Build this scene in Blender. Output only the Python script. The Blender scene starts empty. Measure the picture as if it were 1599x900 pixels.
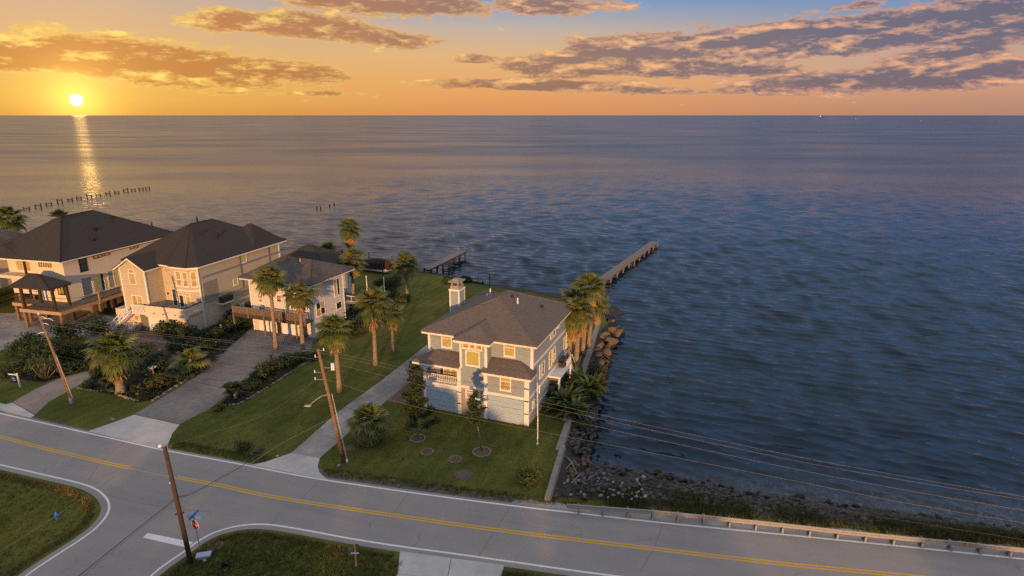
import bpy, bmesh, math, random
import numpy as np
from mathutils import Vector, Matrix
from mathutils.geometry import tessellate_polygon

random.seed(7)
SC = bpy.context.scene
COL = SC.collection
R = math.radians

# ------------------------------------------------------------------ camera
CAM_F, CAM_H = 950.0, 30.0            # focal length in photo pixels, height in metres
TILT = math.atan(270.0 / CAM_F)
cam_d = bpy.data.cameras.new("camera")
cam_d.sensor_width = 36.0
cam_d.lens = 36.0 * CAM_F / 1599.0
cam_d.clip_start, cam_d.clip_end = 0.5, 200000.0
cam = bpy.data.objects.new("camera", cam_d)
COL.objects.link(cam)
cam.location = (0, 0, CAM_H)
cam.rotation_euler = (math.pi / 2 - TILT, 0, 0)
SC.camera = cam

def ray(px, py):
    x, d = px - 800.0, py - 450.0
    c, s = math.cos(TILT), math.sin(TILT)
    return x, CAM_F * c - d * s, -(CAM_F * s + d * c)

def at(px, py, z=0.0):
    """ground point seen at a pixel of the photograph, on the level z"""
    x, y, w = ray(px, py)
    t = (z - CAM_H) / w
    return (x * t, y * t)

def zat(px, py, Y):
    x, y, w = ray(px, py)
    t = Y / y
    return (x * t, Y, CAM_H + w * t)

# ------------------------------------------------------------------ light, sky, exposure
SC.view_settings.view_transform = 'Standard'
SC.view_settings.look = 'None'
SC.view_settings.exposure = 0.22
SC.view_settings.gamma = 1.0
SC.view_settings.use_curve_mapping = False
SC.cycles.use_denoising = False
SC.cycles.max_bounces = 6
SC.cycles.caustics_reflective = False
SC.cycles.caustics_refractive = False
SC.cycles.sample_clamp_indirect = 4.0

SUN_EL, SUN_AZ = R(6.0), R(0.5)       # low sun behind the camera; azimuth from -Y towards +X
sun_d = bpy.data.lights.new("sun", 'SUN')
sun_d.energy = 3.8
sun_d.color = (1.0, 0.55, 0.22)
sun_d.angle = R(0.7)
sun = bpy.data.objects.new("sun", sun_d)
COL.objects.link(sun)
to_sun = Vector((math.sin(SUN_AZ) * math.cos(SUN_EL), -math.cos(SUN_AZ) * math.cos(SUN_EL), math.sin(SUN_EL)))
sun.rotation_euler = to_sun.to_track_quat('Z', 'Y').to_euler()

def lin(r, g, b):
    f = lambda v: (v / 255.0) / 12.92 if v / 255.0 <= 0.04045 else ((v / 255.0 + 0.055) / 1.055) ** 2.4
    return (f(r), f(g), f(b), 1.0)

class NT:
    """small helper to write node trees as expressions"""
    def __init__(s, tree): s.t = tree
    def put(s, sock, v):
        if v is None: return
        if isinstance(v, bpy.types.NodeSocket): s.t.links.new(v, sock)
        else: sock.default_value = v
    def m(s, op, a, b=None, c=None, clamp=False):
        n = s.t.nodes.new('ShaderNodeMath'); n.operation = op; n.use_clamp = clamp
        for i, v in enumerate((a, b, c)): s.put(n.inputs[i], v)
        return n.outputs[0]
    def vm(s, op, a, b=None, out=0, scale=None):
        n = s.t.nodes.new('ShaderNodeVectorMath'); n.operation = op
        s.put(n.inputs[0], a); s.put(n.inputs[1], b)
        if scale is not None: s.put(n.inputs['Scale'], scale)
        return n.outputs[out]
    def mix(s, f, a, b, kind='MIX', clamp=True):
        n = s.t.nodes.new('ShaderNodeMix'); n.data_type = 'RGBA'; n.blend_type = kind; n.clamp_factor = clamp
        s.put(n.inputs[0], f); s.put(n.inputs[6], a); s.put(n.inputs[7], b)
        return n.outputs[2]
    def ss(s, v, a, b, lo=0.0, hi=1.0, kind='SMOOTHSTEP'):
        n = s.t.nodes.new('ShaderNodeMapRange'); n.interpolation_type = kind
        s.put(n.inputs[0], v); s.put(n.inputs[1], a); s.put(n.inputs[2], b); s.put(n.inputs[3], lo); s.put(n.inputs[4], hi)
        return n.outputs[0]
    def ramp(s, f, stops):
        n = s.t.nodes.new('ShaderNodeValToRGB'); e = n.color_ramp.elements
        while len(e) > 1: e.remove(e[0])
        e[0].position, e[0].color = stops[0]
        for p, c in stops[1:]:
            k = e.new(p); k.color = c
        s.put(n.inputs[0], f)
        return n.outputs[0]
    def noise(s, vec, scale, detail=3.0, rough=0.5, dist=0.0, out=0):
        n = s.t.nodes.new('ShaderNodeTexNoise')
        s.put(n.inputs['Vector'], vec); s.put(n.inputs['Scale'], scale); s.put(n.inputs['Detail'], detail)
        s.put(n.inputs['Roughness'], rough); s.put(n.inputs['Distortion'], dist)
        return n.outputs[out]
    def comb(s, x, y, z):
        n = s.t.nodes.new('ShaderNodeCombineXYZ')
        for i, v in enumerate((x, y, z)): s.put(n.inputs[i], v)
        return n.outputs[0]
    def sep(s, v):
        n = s.t.nodes.new('ShaderNodeSeparateXYZ'); s.put(n.inputs[0], v)
        return n.outputs

def build_world():
    w = bpy.data.worlds.new("World"); SC.world = w; w.use_nodes = True
    t = w.node_tree; t.nodes.clear(); N = NT(t)
    tc = t.nodes.new('ShaderNodeTexCoord')
    d = N.vm('NORMALIZE', tc.outputs['Generated'])
    x, y, z = N.sep(d)
    hl = N.m('SQRT', N.m('ADD', N.m('MULTIPLY', x, x), N.m('ADD', N.m('MULTIPLY', y, y), 1e-6)))
    hx, hy = N.m('DIVIDE', x, hl), N.m('DIVIDE', y, hl)
    vs_az = math.atan((124 - 800) / 987.6)           # the setting sun over the water
    vs_el = R(1.08)
    ang = N.m('ARCCOSINE', N.m('ADD', N.m('MULTIPLY', hx, math.sin(vs_az) * .9999), N.m('MULTIPLY', hy, math.cos(vs_az) * .9999)))
    e = N.m('MAXIMUM', z, 0.0)
    te = N.m('DIVIDE', e, 0.20, clamp=True)
    left = N.ramp(te, [(0, lin(214, 150, 66)), (.10, lin(222, 166, 74)), (.32, lin(222, 170, 86)), (.58, lin(208, 164, 120)), (.82, lin(196, 164, 142)), (1, lin(172, 156, 154))])
    mid = N.ramp(te, [(0, lin(212, 140, 88)), (.2, lin(222, 152, 92)), (.42, lin(218, 166, 112)), (.62, lin(188, 166, 148)), (.8, lin(124, 148, 182)), (1, lin(92, 134, 190))])
    right = N.ramp(te, [(0, lin(172, 128, 110)), (.2, lin(196, 142, 118)), (.4, lin(180, 150, 140)), (.58, lin(126, 138, 164)), (.78, lin(84, 122, 178)), (1, lin(56, 102, 176))])
    c = N.mix(N.ss(ang, 0.0, R(36)), left, mid)
    c = N.mix(N.ss(ang, R(30), R(76)), c, right)
    back = N.ss(N.m('ARCCOSINE', N.m('ADD', N.m('MULTIPLY', hx, math.sin(SUN_AZ) * .9999), N.m('MULTIPLY', hy, -math.cos(SUN_AZ) * .9999))), R(80), R(5))
    c = N.mix(back, c, left)
    zlow = N.mix(N.ss(ang, R(6), R(42)), lin(224, 186, 150), lin(122, 158, 206))
    zen = N.mix(N.ss(e, 0.30, 0.95), zlow, lin(202, 206, 216))
    c = N.mix(N.ss(e, 0.15, 0.42), c, zen)
    # clouds, laid out by direction
    def D(px, py):
        a, b, k = ray(px, py); return a / b, k / b
    yy = N.m('MAXIMUM', y, 0.02)
    u, v = N.m('DIVIDE', x, yy), N.m('DIVIDE', z, yy)
    mask = None
    for (px, py, rx, ry, tilt, wt) in ((150, 92, 290, 27, .085, 1.15), (420, 108, 110, 17, .10, .85), (30, 78, 120, 22, .05, .6),
            (440, 38, 130, 18, .06, .95), (600, 60, 100, 13, .05, .75), (610, 4, 150, 17, .05, 1.), (870, 8, 110, 15, 0, .8),
            (930, 98, 140, 22, -.05, .9), (1060, 82, 190, 30, -.04, 1.), (1300, 58, 230, 27, -.07, 1.1), (1540, 30, 150, 34, -.1, 1.1), (1500, 80, 130, 20, -.12, .8),
            (1430, 122, 250, 20, -.05, .95), (1600, 110, 110, 22, 0, .9), (840, 133, 150, 9, .02, .95), (470, 146, 190, 5, 0, .55), (1120, 112, 160, 11, -.03, .7),
            (740, 92, 40, 7, 0, .7), (1060, 142, 160, 7, 0, .5), (40, 42, 60, 14, 0, .55), (1330, 12, 60, 8, -.2, .5)):
        cu, cv = D(px, py); ru, rv = rx / 940.0, ry / 960.0
        du = N.m('SUBTRACT', u, cu)
        dv = N.m('ADD', N.m('SUBTRACT', v, cv), N.m('MULTIPLY', du, tilt))
        q = N.m('ADD', N.m('POWER', N.m('ABSOLUTE', N.m('DIVIDE', du, ru)), 2.4), N.m('POWER', N.m('ABSOLUTE', N.m('DIVIDE', dv, rv)), 2.0))
        g = N.m('MULTIPLY', N.m('EXPONENT', N.m('MULTIPLY', q, -0.8)), wt)
        mask = g if mask is None else N.m('MAXIMUM', mask, g)
    front = N.ss(y, 0.05, 0.4)
    up = N.ss(z, 0.165, 0.30)
    generic = N.m('MAXIMUM', N.m('SUBTRACT', 1.0, front), up)
    mask = N.m('ADD', N.m('MULTIPLY', mask, N.m('SUBTRACT', 1.0, generic)), N.m('MULTIPLY', generic, 0.20))
    p = N.comb(x, y, N.m('MULTIPLY', z, 3.4))
    warp = N.noise(p, 9.0, 3.0, .5, out=1)
    p2 = N.vm('ADD', p, N.vm('SCALE', N.vm('SUBTRACT', warp, (.5, .5, .5)), scale=0.05))
    n1 = N.noise(p2, 13.0, 10.0, .64)
    n1 = N.m('ADD', n1, N.m('MULTIPLY', N.m('SUBTRACT', N.noise(p2, 52.0, 5.0, .62), .5), .17))
    n2 = N.noise(N.vm('ADD', p2, (-0.010, 0.0, 0.034)), 13.0, 8.0, .62)
    den = N.m('ADD', N.m('MULTIPLY', N.m('SUBTRACT', n1, 0.5), 3.3), N.m('MULTIPLY', N.m('SUBTRACT', mask, 0.30), 2.3))
    alpha = N.ss(den, 0.06, 0.34)
    core = N.ss(den, 0.05, 0.75)
    lit = N.m('ADD', N.m('MULTIPLY', N.m('SUBTRACT', n1, n2), 4.6), 0.06, clamp=True)
    lit = N.m('MAXIMUM', N.m('MULTIPLY', lit, 0.95), N.m('MULTIPLY', N.m('SUBTRACT', 1.0, core), 0.72), clamp=True)
    a1, a2 = N.ss(ang, R(4), R(36)), N.ss(ang, R(26), R(64))
    dark = N.mix(a2, N.mix(a1, lin(188, 112, 48), lin(144, 98, 80)), lin(92, 82, 108))
    litc = N.mix(a2, N.mix(a1, lin(255, 216, 108), lin(246, 184, 112)), lin(236, 170, 132))
    high = N.ss(z, .2, .5)
    dark = N.mix(high, dark, lin(104, 122, 156)); litc = N.mix(high, litc, lin(190, 176, 180))
    c = N.mix(N.m('MULTIPLY', alpha, 0.93), c, N.mix(lit, dark, litc))
    # the setting sun and its glow
    sd = (math.sin(vs_az) * math.cos(vs_el), math.cos(vs_az) * math.cos(vs_el), math.sin(vs_el))
    dt = N.vm('DOT_PRODUCT', d, sd, out=1)
    glow = N.m('ADD', N.m('MULTIPLY', N.m('POWER', N.m('MAXIMUM', dt, 0.0), 2600.0), 0.5), N.m('ADD', N.m('MULTIPLY', N.m('POWER', N.m('MAXIMUM', dt, 0.0), 110.0), 0.12), N.m('MULTIPLY', N.m('POWER', N.m('MAXIMUM', dt, 0.0), 700.0), 0.34)))
    c = N.mix(glow, c, (0.95, 0.60, 0.10, 1), 'ADD', clamp=False)
    # below the horizon: the dim sea
    c = N.mix(N.ss(z, -0.02, 0.0), lin(70, 80, 92), c)
    bg = t.nodes.new('ShaderNodeBackground'); N.put(bg.inputs[0], c); bg.inputs[1].default_value = 0.89
    # a low, twilight Nishita sky under it all, sun in the same direction as the lamp
    sk = t.nodes.new('ShaderNodeTexSky'); sk.sky_type = 'NISHITA'; sk.sun_disc = False
    sk.sun_elevation = SUN_EL; sk.sun_rotation = math.pi - SUN_AZ
    b2 = t.nodes.new('ShaderNodeBackground'); t.links.new(sk.outputs[0], b2.inputs[0]); b2.inputs[1].default_value = 0.012
    ad = t.nodes.new('ShaderNodeAddShader'); t.links.new(bg.outputs[0], ad.inputs[0]); t.links.new(b2.outputs[0], ad.inputs[1])
    o = t.nodes.new('ShaderNodeOutputWorld'); t.links.new(ad.outputs[0], o.inputs[0])
    w.cycles.sampling_method = 'MANUAL'; w.cycles.sample_map_resolution = 2048
build_world()
SC.cycles.use_light_tree = False
def sun_disc():
    # the setting sun itself: a luminous disc far out over the water
    az, el, D = math.atan((124 - 800) / 987.6), R(1.08), 60000.0
    c = Vector((math.sin(az) * math.cos(el), math.cos(az) * math.cos(el), math.sin(el))) * D + Vector((0, 0, CAM_H))
    n = (Vector((0, 0, CAM_H)) - c).normalized(); u = Vector((0, 0, 1)).cross(n).normalized(); v = n.cross(u)
    r = D * math.tan(R(.40))
    me = bpy.data.meshes.new("sun_disc")
    me.from_pydata([tuple(u * r * math.cos(t) + v * r * math.sin(t)) for t in np.linspace(0, 2 * math.pi, 33)[:-1]], [], [tuple(range(32))])
    m = bpy.data.materials.new("sun_glow"); m.use_nodes = True; t = m.node_tree; t.nodes.clear()
    e = t.nodes.new('ShaderNodeEmission'); e.inputs[0].default_value = (1.0, .56, .13, 1); e.inputs[1].default_value = 60.0
    o = t.nodes.new('ShaderNodeOutputMaterial'); t.links.new(e.outputs[0], o.inputs[0])
    me.materials.append(m)
    ob = bpy.data.objects.new("sun_disc", me); COL.objects.link(ob); ob.location = c; ob['kind'] = 'structure'
sun_disc()

# ------------------------------------------------------------------ materials
MATS = {}
def mat(name, col, rough=.8, var=.18, scale=2.0, bump=0.0, bscale=20.0, spec=.3, metal=0.0, col2=None, rows=0.0, rowdepth=0.25, emit=None, estr=0.0,
        island=0.0, big=0.0, bigscale=.15, world=False, trans=0.0, detail=5.0, sharp=False):
    """procedural surface: colour with mottling, optional courses (rows along z), per-leaf tint, fine relief"""
    m = bpy.data.materials.new(name); m.use_nodes = True
    t = m.node_tree; N = NT(t)
    b = t.nodes['Principled BSDF']
    if world:
        co = t.nodes.new('ShaderNodeNewGeometry').outputs['Position']
    else:
        tc = t.nodes.new('ShaderNodeTexCoord'); oi = t.nodes.new('ShaderNodeObjectInfo')
        co = tc.outputs['Object']
        cos = N.vm('ADD', co, N.vm('SCALE', (13.1, 7.7, 5.3), scale=oi.outputs['Random']))
    cn = co if world else cos
    c = tuple(col) + (1.0,) if len(col) == 3 else col
    f = N.noise(cn, scale, detail, .6)
    if sharp: f = N.ss(f, .38, .62)
    c2 = tuple(col2) + (1.0,) if col2 is not None else tuple(v * (1 - 2 * var) for v in c[:3]) + (1.0,)
    c1 = c if col2 is not None else tuple(min(1, v * (1 + 1.2 * var)) for v in c[:3]) + (1.0,)
    cc = N.mix(f, c2, c1)
    if big:
        g = N.noise(cn, bigscale, 3.0, .5)
        cc = N.mix(N.m('MULTIPLY', N.ss(g, .35, .65), big), cc, (0, 0, 0, 1)) if False else N.mix(1.0, cc, N.mix(N.ss(g, .3, .7), (1 - big,) * 3 + (1,), (1 + big * .5,) * 3 + (1,)), 'MULTIPLY')
    if island:
        gi = t.nodes.new('ShaderNodeNewGeometry')
        k = N.m('ADD', N.m('MULTIPLY', gi.outputs['Random Per Island'], 2 * island), 1 - island)
        cc = N.mix(1.0, cc, N.comb(k, k, N.m('MULTIPLY', k, .95)), 'MULTIPLY')
    h = None
    if rows:
        zz = N.sep(co)[2]
        fr = N.m('FRACT', N.m('DIVIDE', zz, rows))
        line = N.ss(fr, 0.0, .22, 1 - rowdepth, 1.0)
        cc = N.mix(1.0, cc, N.comb(line, line, line), 'MULTIPLY')
        h = N.m('MULTIPLY', fr, -rows * .25)
    if bump:
        hb = N.m('MULTIPLY', N.noise(cn, bscale, 4.0, .6), bump)
        h = hb if h is None else N.m('ADD', h, hb)
    N.put(b.inputs['Base Color'], cc)
    b.inputs['Roughness'].default_value = rough
    b.inputs['Specular IOR Level'].default_value = spec
    b.inputs['Metallic'].default_value = metal
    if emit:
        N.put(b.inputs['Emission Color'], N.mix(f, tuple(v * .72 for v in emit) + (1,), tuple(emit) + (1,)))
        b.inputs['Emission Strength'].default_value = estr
    if h is not None:
        bn = t.nodes.new('ShaderNodeBump'); bn.inputs['Strength'].default_value = 1.0; bn.inputs['Distance'].default_value = 1.0
        N.put(bn.inputs['Height'], h); t.links.new(bn.outputs[0], b.inputs['Normal'])
    if trans:
        tr = t.nodes.new('ShaderNodeBsdfTranslucent'); N.put(tr.inputs[0], cc)
        mx = t.nodes.new('ShaderNodeMixShader'); mx.inputs[0].default_value = trans
        t.links.new(b.outputs[0], mx.inputs[1]); t.links.new(tr.outputs[0], mx.inputs[2])
        t.links.new(mx.outputs[0], t.nodes['Material Output'].inputs[0])
    MATS[name] = m
    return m

G = {}
G['trim'] = mat('white_trim', (.80, .76, .70), .6, .05)
G['blue_siding'] = mat('blue_lap_siding', (.315, .345, .345), .65, .05, 1.2, rows=.20, rowdepth=.08)
G['blue_door'] = mat('pale_blue_door_paint', (.40, .49, .53), .5, .04, 1.0, rows=.16, rowdepth=.05)
G['blue_roof'] = mat('brown_shingle', (.185, .142, .112), .9, .36, 5.0, rows=.105, rowdepth=.34, bump=.012, bscale=18)
G['dark_roof'] = mat('charcoal_shingle', (.056, .045, .036), .9, .34, 4.0, rows=.10, rowdepth=.25, bump=.012, bscale=18)
G['taupe_roof'] = mat('weathered_shingle', (.125, .100, .085), .9, .32, 2.0, rows=.10, rowdepth=.28, bump=.012, bscale=18, big=.3, bigscale=.3)
G['stone'] = mat('buff_stone', (.36, .30, .25), .85, .22, 3.0, bump=.02, bscale=12)
G['brick'] = mat('terracotta_brick', (.48, .30, .17), .85, .2, 5.0, bump=.01)
G['tan'] = mat('tan_stucco', (.53, .44, .32), .8, .06, .8, bump=.004, bscale=30)
G['tan2'] = mat('tan_stucco_band', (.60, .50, .38), .8, .06, .8)
G['taupe_band'] = mat('grey_band_trim', (.27, .245, .22), .8, .06)
G['cream'] = mat('cream_stucco', (.72, .60, .45), .8, .05, .6, bump=.004, bscale=30)
G['ivory'] = mat('ivory_siding', (.68, .61, .52), .75, .05, .8, rows=.22, rowdepth=.05)
G['black_trim'] = mat('black_window_frame', (.022, .02, .02), .5, .1)
G['dark_wood'] = mat('dark_stained_timber', (.075, .052, .038), .8, .3, 3.0)
G['deck_wood'] = mat('weathered_deck_timber', (.22, .165, .12), .85, .3, 2.5)
G['grey_wood'] = mat('grey_dock_timber', (.24, .20, .17), .85, .25, 2.0)
G['wet_wood'] = mat('wet_dark_piling', (.045, .035, .03), .7, .3, 3.0)
G['pole_wood'] = mat('brown_pole_timber', (.26, .155, .085), .85, .35, 2.5, bump=.01, bscale=12)  # kept brighter to carry the sun on the lamp pole
G['blind'] = mat('glowing_yellow_blind', (.50, .39, .15), .35, .28, 1.4, emit=(1.0, .60, .12), estr=.09, spec=.5, rows=.10, rowdepth=.16)  # faint emission added, standing for sun on the blind
G['blind_green'] = mat('glowing_olive_blind', (.46, .38, .12), .35, .14, .8, emit=(.75, .56, .08), estr=.05, spec=.5)  # slight glow added to the blind as well
G['curtain'] = mat('glowing_orange_curtain', (.46, .29, .11), .3, .55, 2.6, emit=(1.0, .46, .10), estr=.12, spec=.5)  # glow added so that curtained panes look lit at dusk
G['dark_glass'] = mat('dark_window_glass', (.035, .04, .04), .08, .3, 1.5, spec=.6)
G['green_glass'] = mat('green_tinted_glass', (.04, .07, .055), .1, .3, 1.5, spec=.6)
G['shade'] = mat('grey_door_panel', (.20, .175, .14), .6, .1)
G['metal'] = mat('galvanised_metal', (.38, .35, .31), .5, .14, 4.0, metal=.15, spec=.5)
G['black_metal'] = mat('black_metal', (.02, .02, .022), .45, .2, spec=.5)
G['white_paint'] = mat('white_paint', (.78, .76, .73), .5, .05)
G['concrete'] = mat('pale_concrete', (.56, .50, .44), .85, .12, 1.6, big=.16, bigscale=.25, world=True)
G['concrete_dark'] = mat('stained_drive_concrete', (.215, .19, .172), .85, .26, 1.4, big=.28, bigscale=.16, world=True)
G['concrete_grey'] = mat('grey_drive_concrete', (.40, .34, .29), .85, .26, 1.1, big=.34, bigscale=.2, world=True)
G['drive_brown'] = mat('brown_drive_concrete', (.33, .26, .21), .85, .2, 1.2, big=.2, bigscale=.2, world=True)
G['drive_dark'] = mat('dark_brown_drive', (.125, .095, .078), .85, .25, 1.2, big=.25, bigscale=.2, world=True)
G['paver'] = mat('red_brown_paver', (.22, .125, .09), .85, .25, 3.0)
G['bedsoil'] = mat('dark_bed_soil', (.040, .032, .022), .95, .4, 3.0, bump=.04, bscale=6, world=True)
G['mulch'] = mat('brown_mulch', (.17, .105, .062), .95, .4, 9.0, bump=.03, bscale=16, world=True)
G['edging'] = mat('buff_edging_stone', (.26, .205, .16), .85, .2, 4.0, bump=.02, bscale=14)
G['dirt'] = mat('grey_brown_dirt', (.16, .125, .095), .95, .4, 2.2, bump=.05, bscale=5, world=True)
G['wallcap'] = mat('weathered_concrete_wall', (.29, .245, .195), .85, .2, 2.0, bump=.01, bscale=15)
G['rock_grey'] = mat('grey_riprap_rock', (.095, .080, .066), .9, .4, 2.5, island=.45, bump=.05, bscale=5)
G['rock_pale'] = mat('pale_riprap_rock', (.33, .31, .29), .9, .25, 2.5, bump=.04, bscale=5)
G['rock_tan'] = mat('tan_riprap_rock', (.18, .12, .075), .9, .42, 2.5, bump=.05, bscale=5)
G['rock_wet'] = mat('wet_black_rock', (.022, .019, .017), .6, .3, 2.5, bump=.05, bscale=5)
G['palm_green'] = mat('palm_green', (.115, .145, .032), .5, .25, 1.5, island=.30, spec=.35, trans=.22)
G['palm_olive'] = mat('palm_olive', (.185, .18, .045), .55, .25, 1.5, island=.30, spec=.35, trans=.22)
G['palm_dead'] = mat('dry_palm_thatch', (.40, .25, .12), .85, .22, 3.0, island=.35, trans=.1)
G['palm_trunk'] = mat('palm_trunk_bark', (.33, .24, .165), .9, .3, 3.0, rows=.16, rowdepth=.3, bump=.02, bscale=10)
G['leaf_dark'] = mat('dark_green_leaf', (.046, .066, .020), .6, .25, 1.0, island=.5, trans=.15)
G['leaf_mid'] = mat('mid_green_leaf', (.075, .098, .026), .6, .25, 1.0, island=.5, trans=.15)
G['leaf_olive'] = mat('olive_leaf', (.10, .095, .030), .6, .25, 1.0, island=.5, trans=.2)
G['leaf_strap'] = mat('strap_leaf', (.085, .120, .030), .4, .2, 1.0, island=.4, trans=.2, spec=.5)
G['bark'] = mat('grey_bark', (.20, .15, .11), .9, .3, 5.0)
G['blade'] = mat('grass_blade', (.085, .100, .022), .9, .3, .35, island=.4, world=True, col2=(.125, .115, .034), spec=.1)
G['pole_shaded'] = mat('shaded_pole_timber', (.085, .050, .030), .85, .35, 2.5, bump=.01, bscale=12)  # darker copy of the pole timber, shade put into its colour
G['blade_dry'] = mat('dry_grass_blade', (.30, .20, .065), .85, .3, .5, island=.45, world=True, col2=(.11, .10, .03))
G['wire'] = mat('copper_lit_wire', (.22, .18, .15), .5, .05, spec=.5)
G['cable'] = mat('black_cable', (.03, .027, .025), .6, .1)
G['red_sign'] = mat('red_sign_face', (.42, .03, .04), .5, .05)
G['blue_sign'] = mat('blue_sign_face', (.06, .25, .62), .5, .05)
G['navy_sign'] = mat('navy_sign_face', (.015, .03, .09), .5, .05)
G['blue_plastic'] = mat('blue_hydrant_paint', (.02, .15, .55), .45, .05)
G['steel_lid'] = mat('pale_blue_steel', (.36, .42, .50), .45, .08, metal=.2)
G['stake'] = mat('fresh_pine_stake', (.55, .36, .14), .7, .12)
G['amber'] = mat('amber_reflector', (.75, .28, .06), .5, .05)
G['maroon'] = mat('maroon_boat_cover', (.045, .014, .012), .7, .2)
G['red_cushion'] = mat('red_porch_cushion', (.35, .06, .04), .8, .1)
G['blue_chair'] = mat('blue_deck_chair_fabric', (.08, .17, .35), .7, .1)

# ------------------------------------------------------------------ geometry helpers
class MB:
    def __init__(s): s.v = []; s.f = []
    def add(s, vs, fs):
        o = len(s.v); s.v += [tuple(p) for p in vs]; s.f += [tuple(i + o for i in q) for q in fs]
        return s
    def box(s, x0, x1, y0, y1, z0, z1):
        return s.add([(x0, y0, z0), (x1, y0, z0), (x1, y1, z0), (x0, y1, z0), (x0, y0, z1), (x1, y0, z1), (x1, y1, z1), (x0, y1, z1)],
                     [(0, 3, 2, 1), (4, 5, 6, 7), (0, 1, 5, 4), (1, 2, 6, 5), (2, 3, 7, 6), (3, 0, 4, 7)])
    def obox(s, o, a, n, a0, a1, n0, n1, z0, z1):
        """box with axes a (along a wall) and n (out of it)"""
        P = lambda i, j, k: (o[0] + a[0] * i + n[0] * j, o[1] + a[1] * i + n[1] * j, k)
        return s.add([P(a0, n1, z0), P(a1, n1, z0), P(a1, n0, z0), P(a0, n0, z0), P(a0, n1, z1), P(a1, n1, z1), P(a1, n0, z1), P(a0, n0, z1)],
                     [(0, 3, 2, 1), (4, 5, 6, 7), (0, 1, 5, 4), (1, 2, 6, 5), (2, 3, 7, 6), (3, 0, 4, 7)])
    def prism(s, pts, z0, z1):
        n = len(pts)
        return s.add([(p[0], p[1], z0) for p in pts] + [(p[0], p[1], z1) for p in pts],
                     [tuple(range(n - 1, -1, -1)), tuple(range(n, 2 * n))] + [(i, (i + 1) % n, n + (i + 1) % n, n + i) for i in range(n)])
    def tube(s, path, rad, n=6, caps=True):
        path = [Vector(p) for p in path]
        rad = rad if isinstance(rad, (list, tuple)) else [rad] * len(path)
        vs = []
        for i, p in enumerate(path):
            d = (path[min(i + 1, len(path) - 1)] - path[max(i - 1, 0)]).normalized()
            q = Vector((0, 0, 1)) if abs(d.z) < .95 else Vector((1, 0, 0))
            a = d.cross(q).normalized(); b = d.cross(a).normalized()
            for k in range(n):
                th = 2 * math.pi * k / n
                vs.append(p + (a * math.cos(th) + b * math.sin(th)) * rad[i])
        fs = []
        for i in range(len(path) - 1):
            for k in range(n):
                fs.append((i * n + k, i * n + (k + 1) % n, (i + 1) * n + (k + 1) % n, (i + 1) * n + k))
        if caps:
            fs.append(tuple(range(n - 1, -1, -1))); fs.append(tuple(range((len(path) - 1) * n, len(path) * n)))
        return s.add(vs, fs)
    def slab(s, vs, fs, t):
        """a sheet of faces given thickness t downwards"""
        n = len(vs); edges = {}
        for q in fs:
            for i in range(len(q)):
                e = (q[i], q[(i + 1) % len(q)])
                edges[e] = 1
        side = [e for e in edges if (e[1], e[0]) not in edges]
        return s.add(list(vs) + [(p[0], p[1], p[2] - t) for p in vs],
                     list(fs) + [tuple(i + n for i in reversed(q)) for q in fs] + [(b, a, a + n, b + n) for a, b in side])
    def ico(s, c, r, sub=1, jit=0.0, rnd=random):
        bm = bmesh.new(); bmesh.ops.create_icosphere(bm, subdivisions=sub, radius=1)
        r = r if isinstance(r, (tuple, list)) else (r, r, r)
        vs = []
        for v in bm.verts:
            k = 1 + rnd.uniform(-jit, jit)
            vs.append((c[0] + v.co.x * r[0] * k, c[1] + v.co.y * r[1] * k, c[2] + v.co.z * r[2] * k))
        fs = [tuple(v.index for v in f.verts) for f in bm.faces]
        bm.free()
        return s.add(vs, fs)
    def mesh(s, name, m, smooth=False):
        me = bpy.data.meshes.new(name); me.from_pydata(s.v, [], s.f); me.update()
        if m is not None: me.materials.append(m)
        if smooth: me.polygons.foreach_set('use_smooth', [True] * len(me.polygons))
        return me
    def build(s, name, m, parent=None, smooth=False, loc=None):
        o = bpy.data.objects.new(name, s.mesh(name, m, smooth)); COL.objects.link(o)
        if parent is not None: o.parent = parent
        if loc is not None: o.location = loc
        return o

def tag(o, label, cat, group=None, kind=None):
    o['label'] = label; o['category'] = cat
    if group: o['group'] = group
    if kind: o['kind'] = kind
    return o

def thing(name, label, cat, loc=(0, 0, 0), rz=0.0, group=None):
    o = bpy.data.objects.new(name, None); COL.objects.link(o)
    o.empty_display_size = .3
    o.location = loc; o.rotation_euler = (0, 0, rz)
    return tag(o, label, cat, group)

def struct(o): o['kind'] = 'structure'; return o
def stuff(o, label=None, cat=None):
    o['kind'] = 'stuff'
    if label: o['label'] = label; o['category'] = cat
    return o

def child(name, me, parent, loc=(0, 0, 0), rot=(0, 0, 0), sc=(1, 1, 1)):
    o = bpy.data.objects.new(name, me); COL.objects.link(o); o.parent = parent
    o.location = loc; o.rotation_euler = rot; o.scale = sc
    return o

def sheet(name, pts, z, m, depth=.15, parent=None, kind='structure'):
    """level polygon with a rim going down into the ground"""
    P = [Vector((p[0], p[1], z)) for p in pts]
    tri = tessellate_polygon([P]); n = len(P)
    fs = []
    for a, b, c in tri:
        nz = (P[b] - P[a]).cross(P[c] - P[a]).z
        fs.append((a, b, c) if nz > 0 else (a, c, b))
    mb = MB().add([tuple(p) for p in P] + [(p.x, p.y, z - depth) for p in P], fs + [(i, (i + 1) % n, n + (i + 1) % n, n + i) for i in range(n)])
    o = mb.build(name, m, parent)
    if parent is None and kind: o['kind'] = kind
    return o

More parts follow.
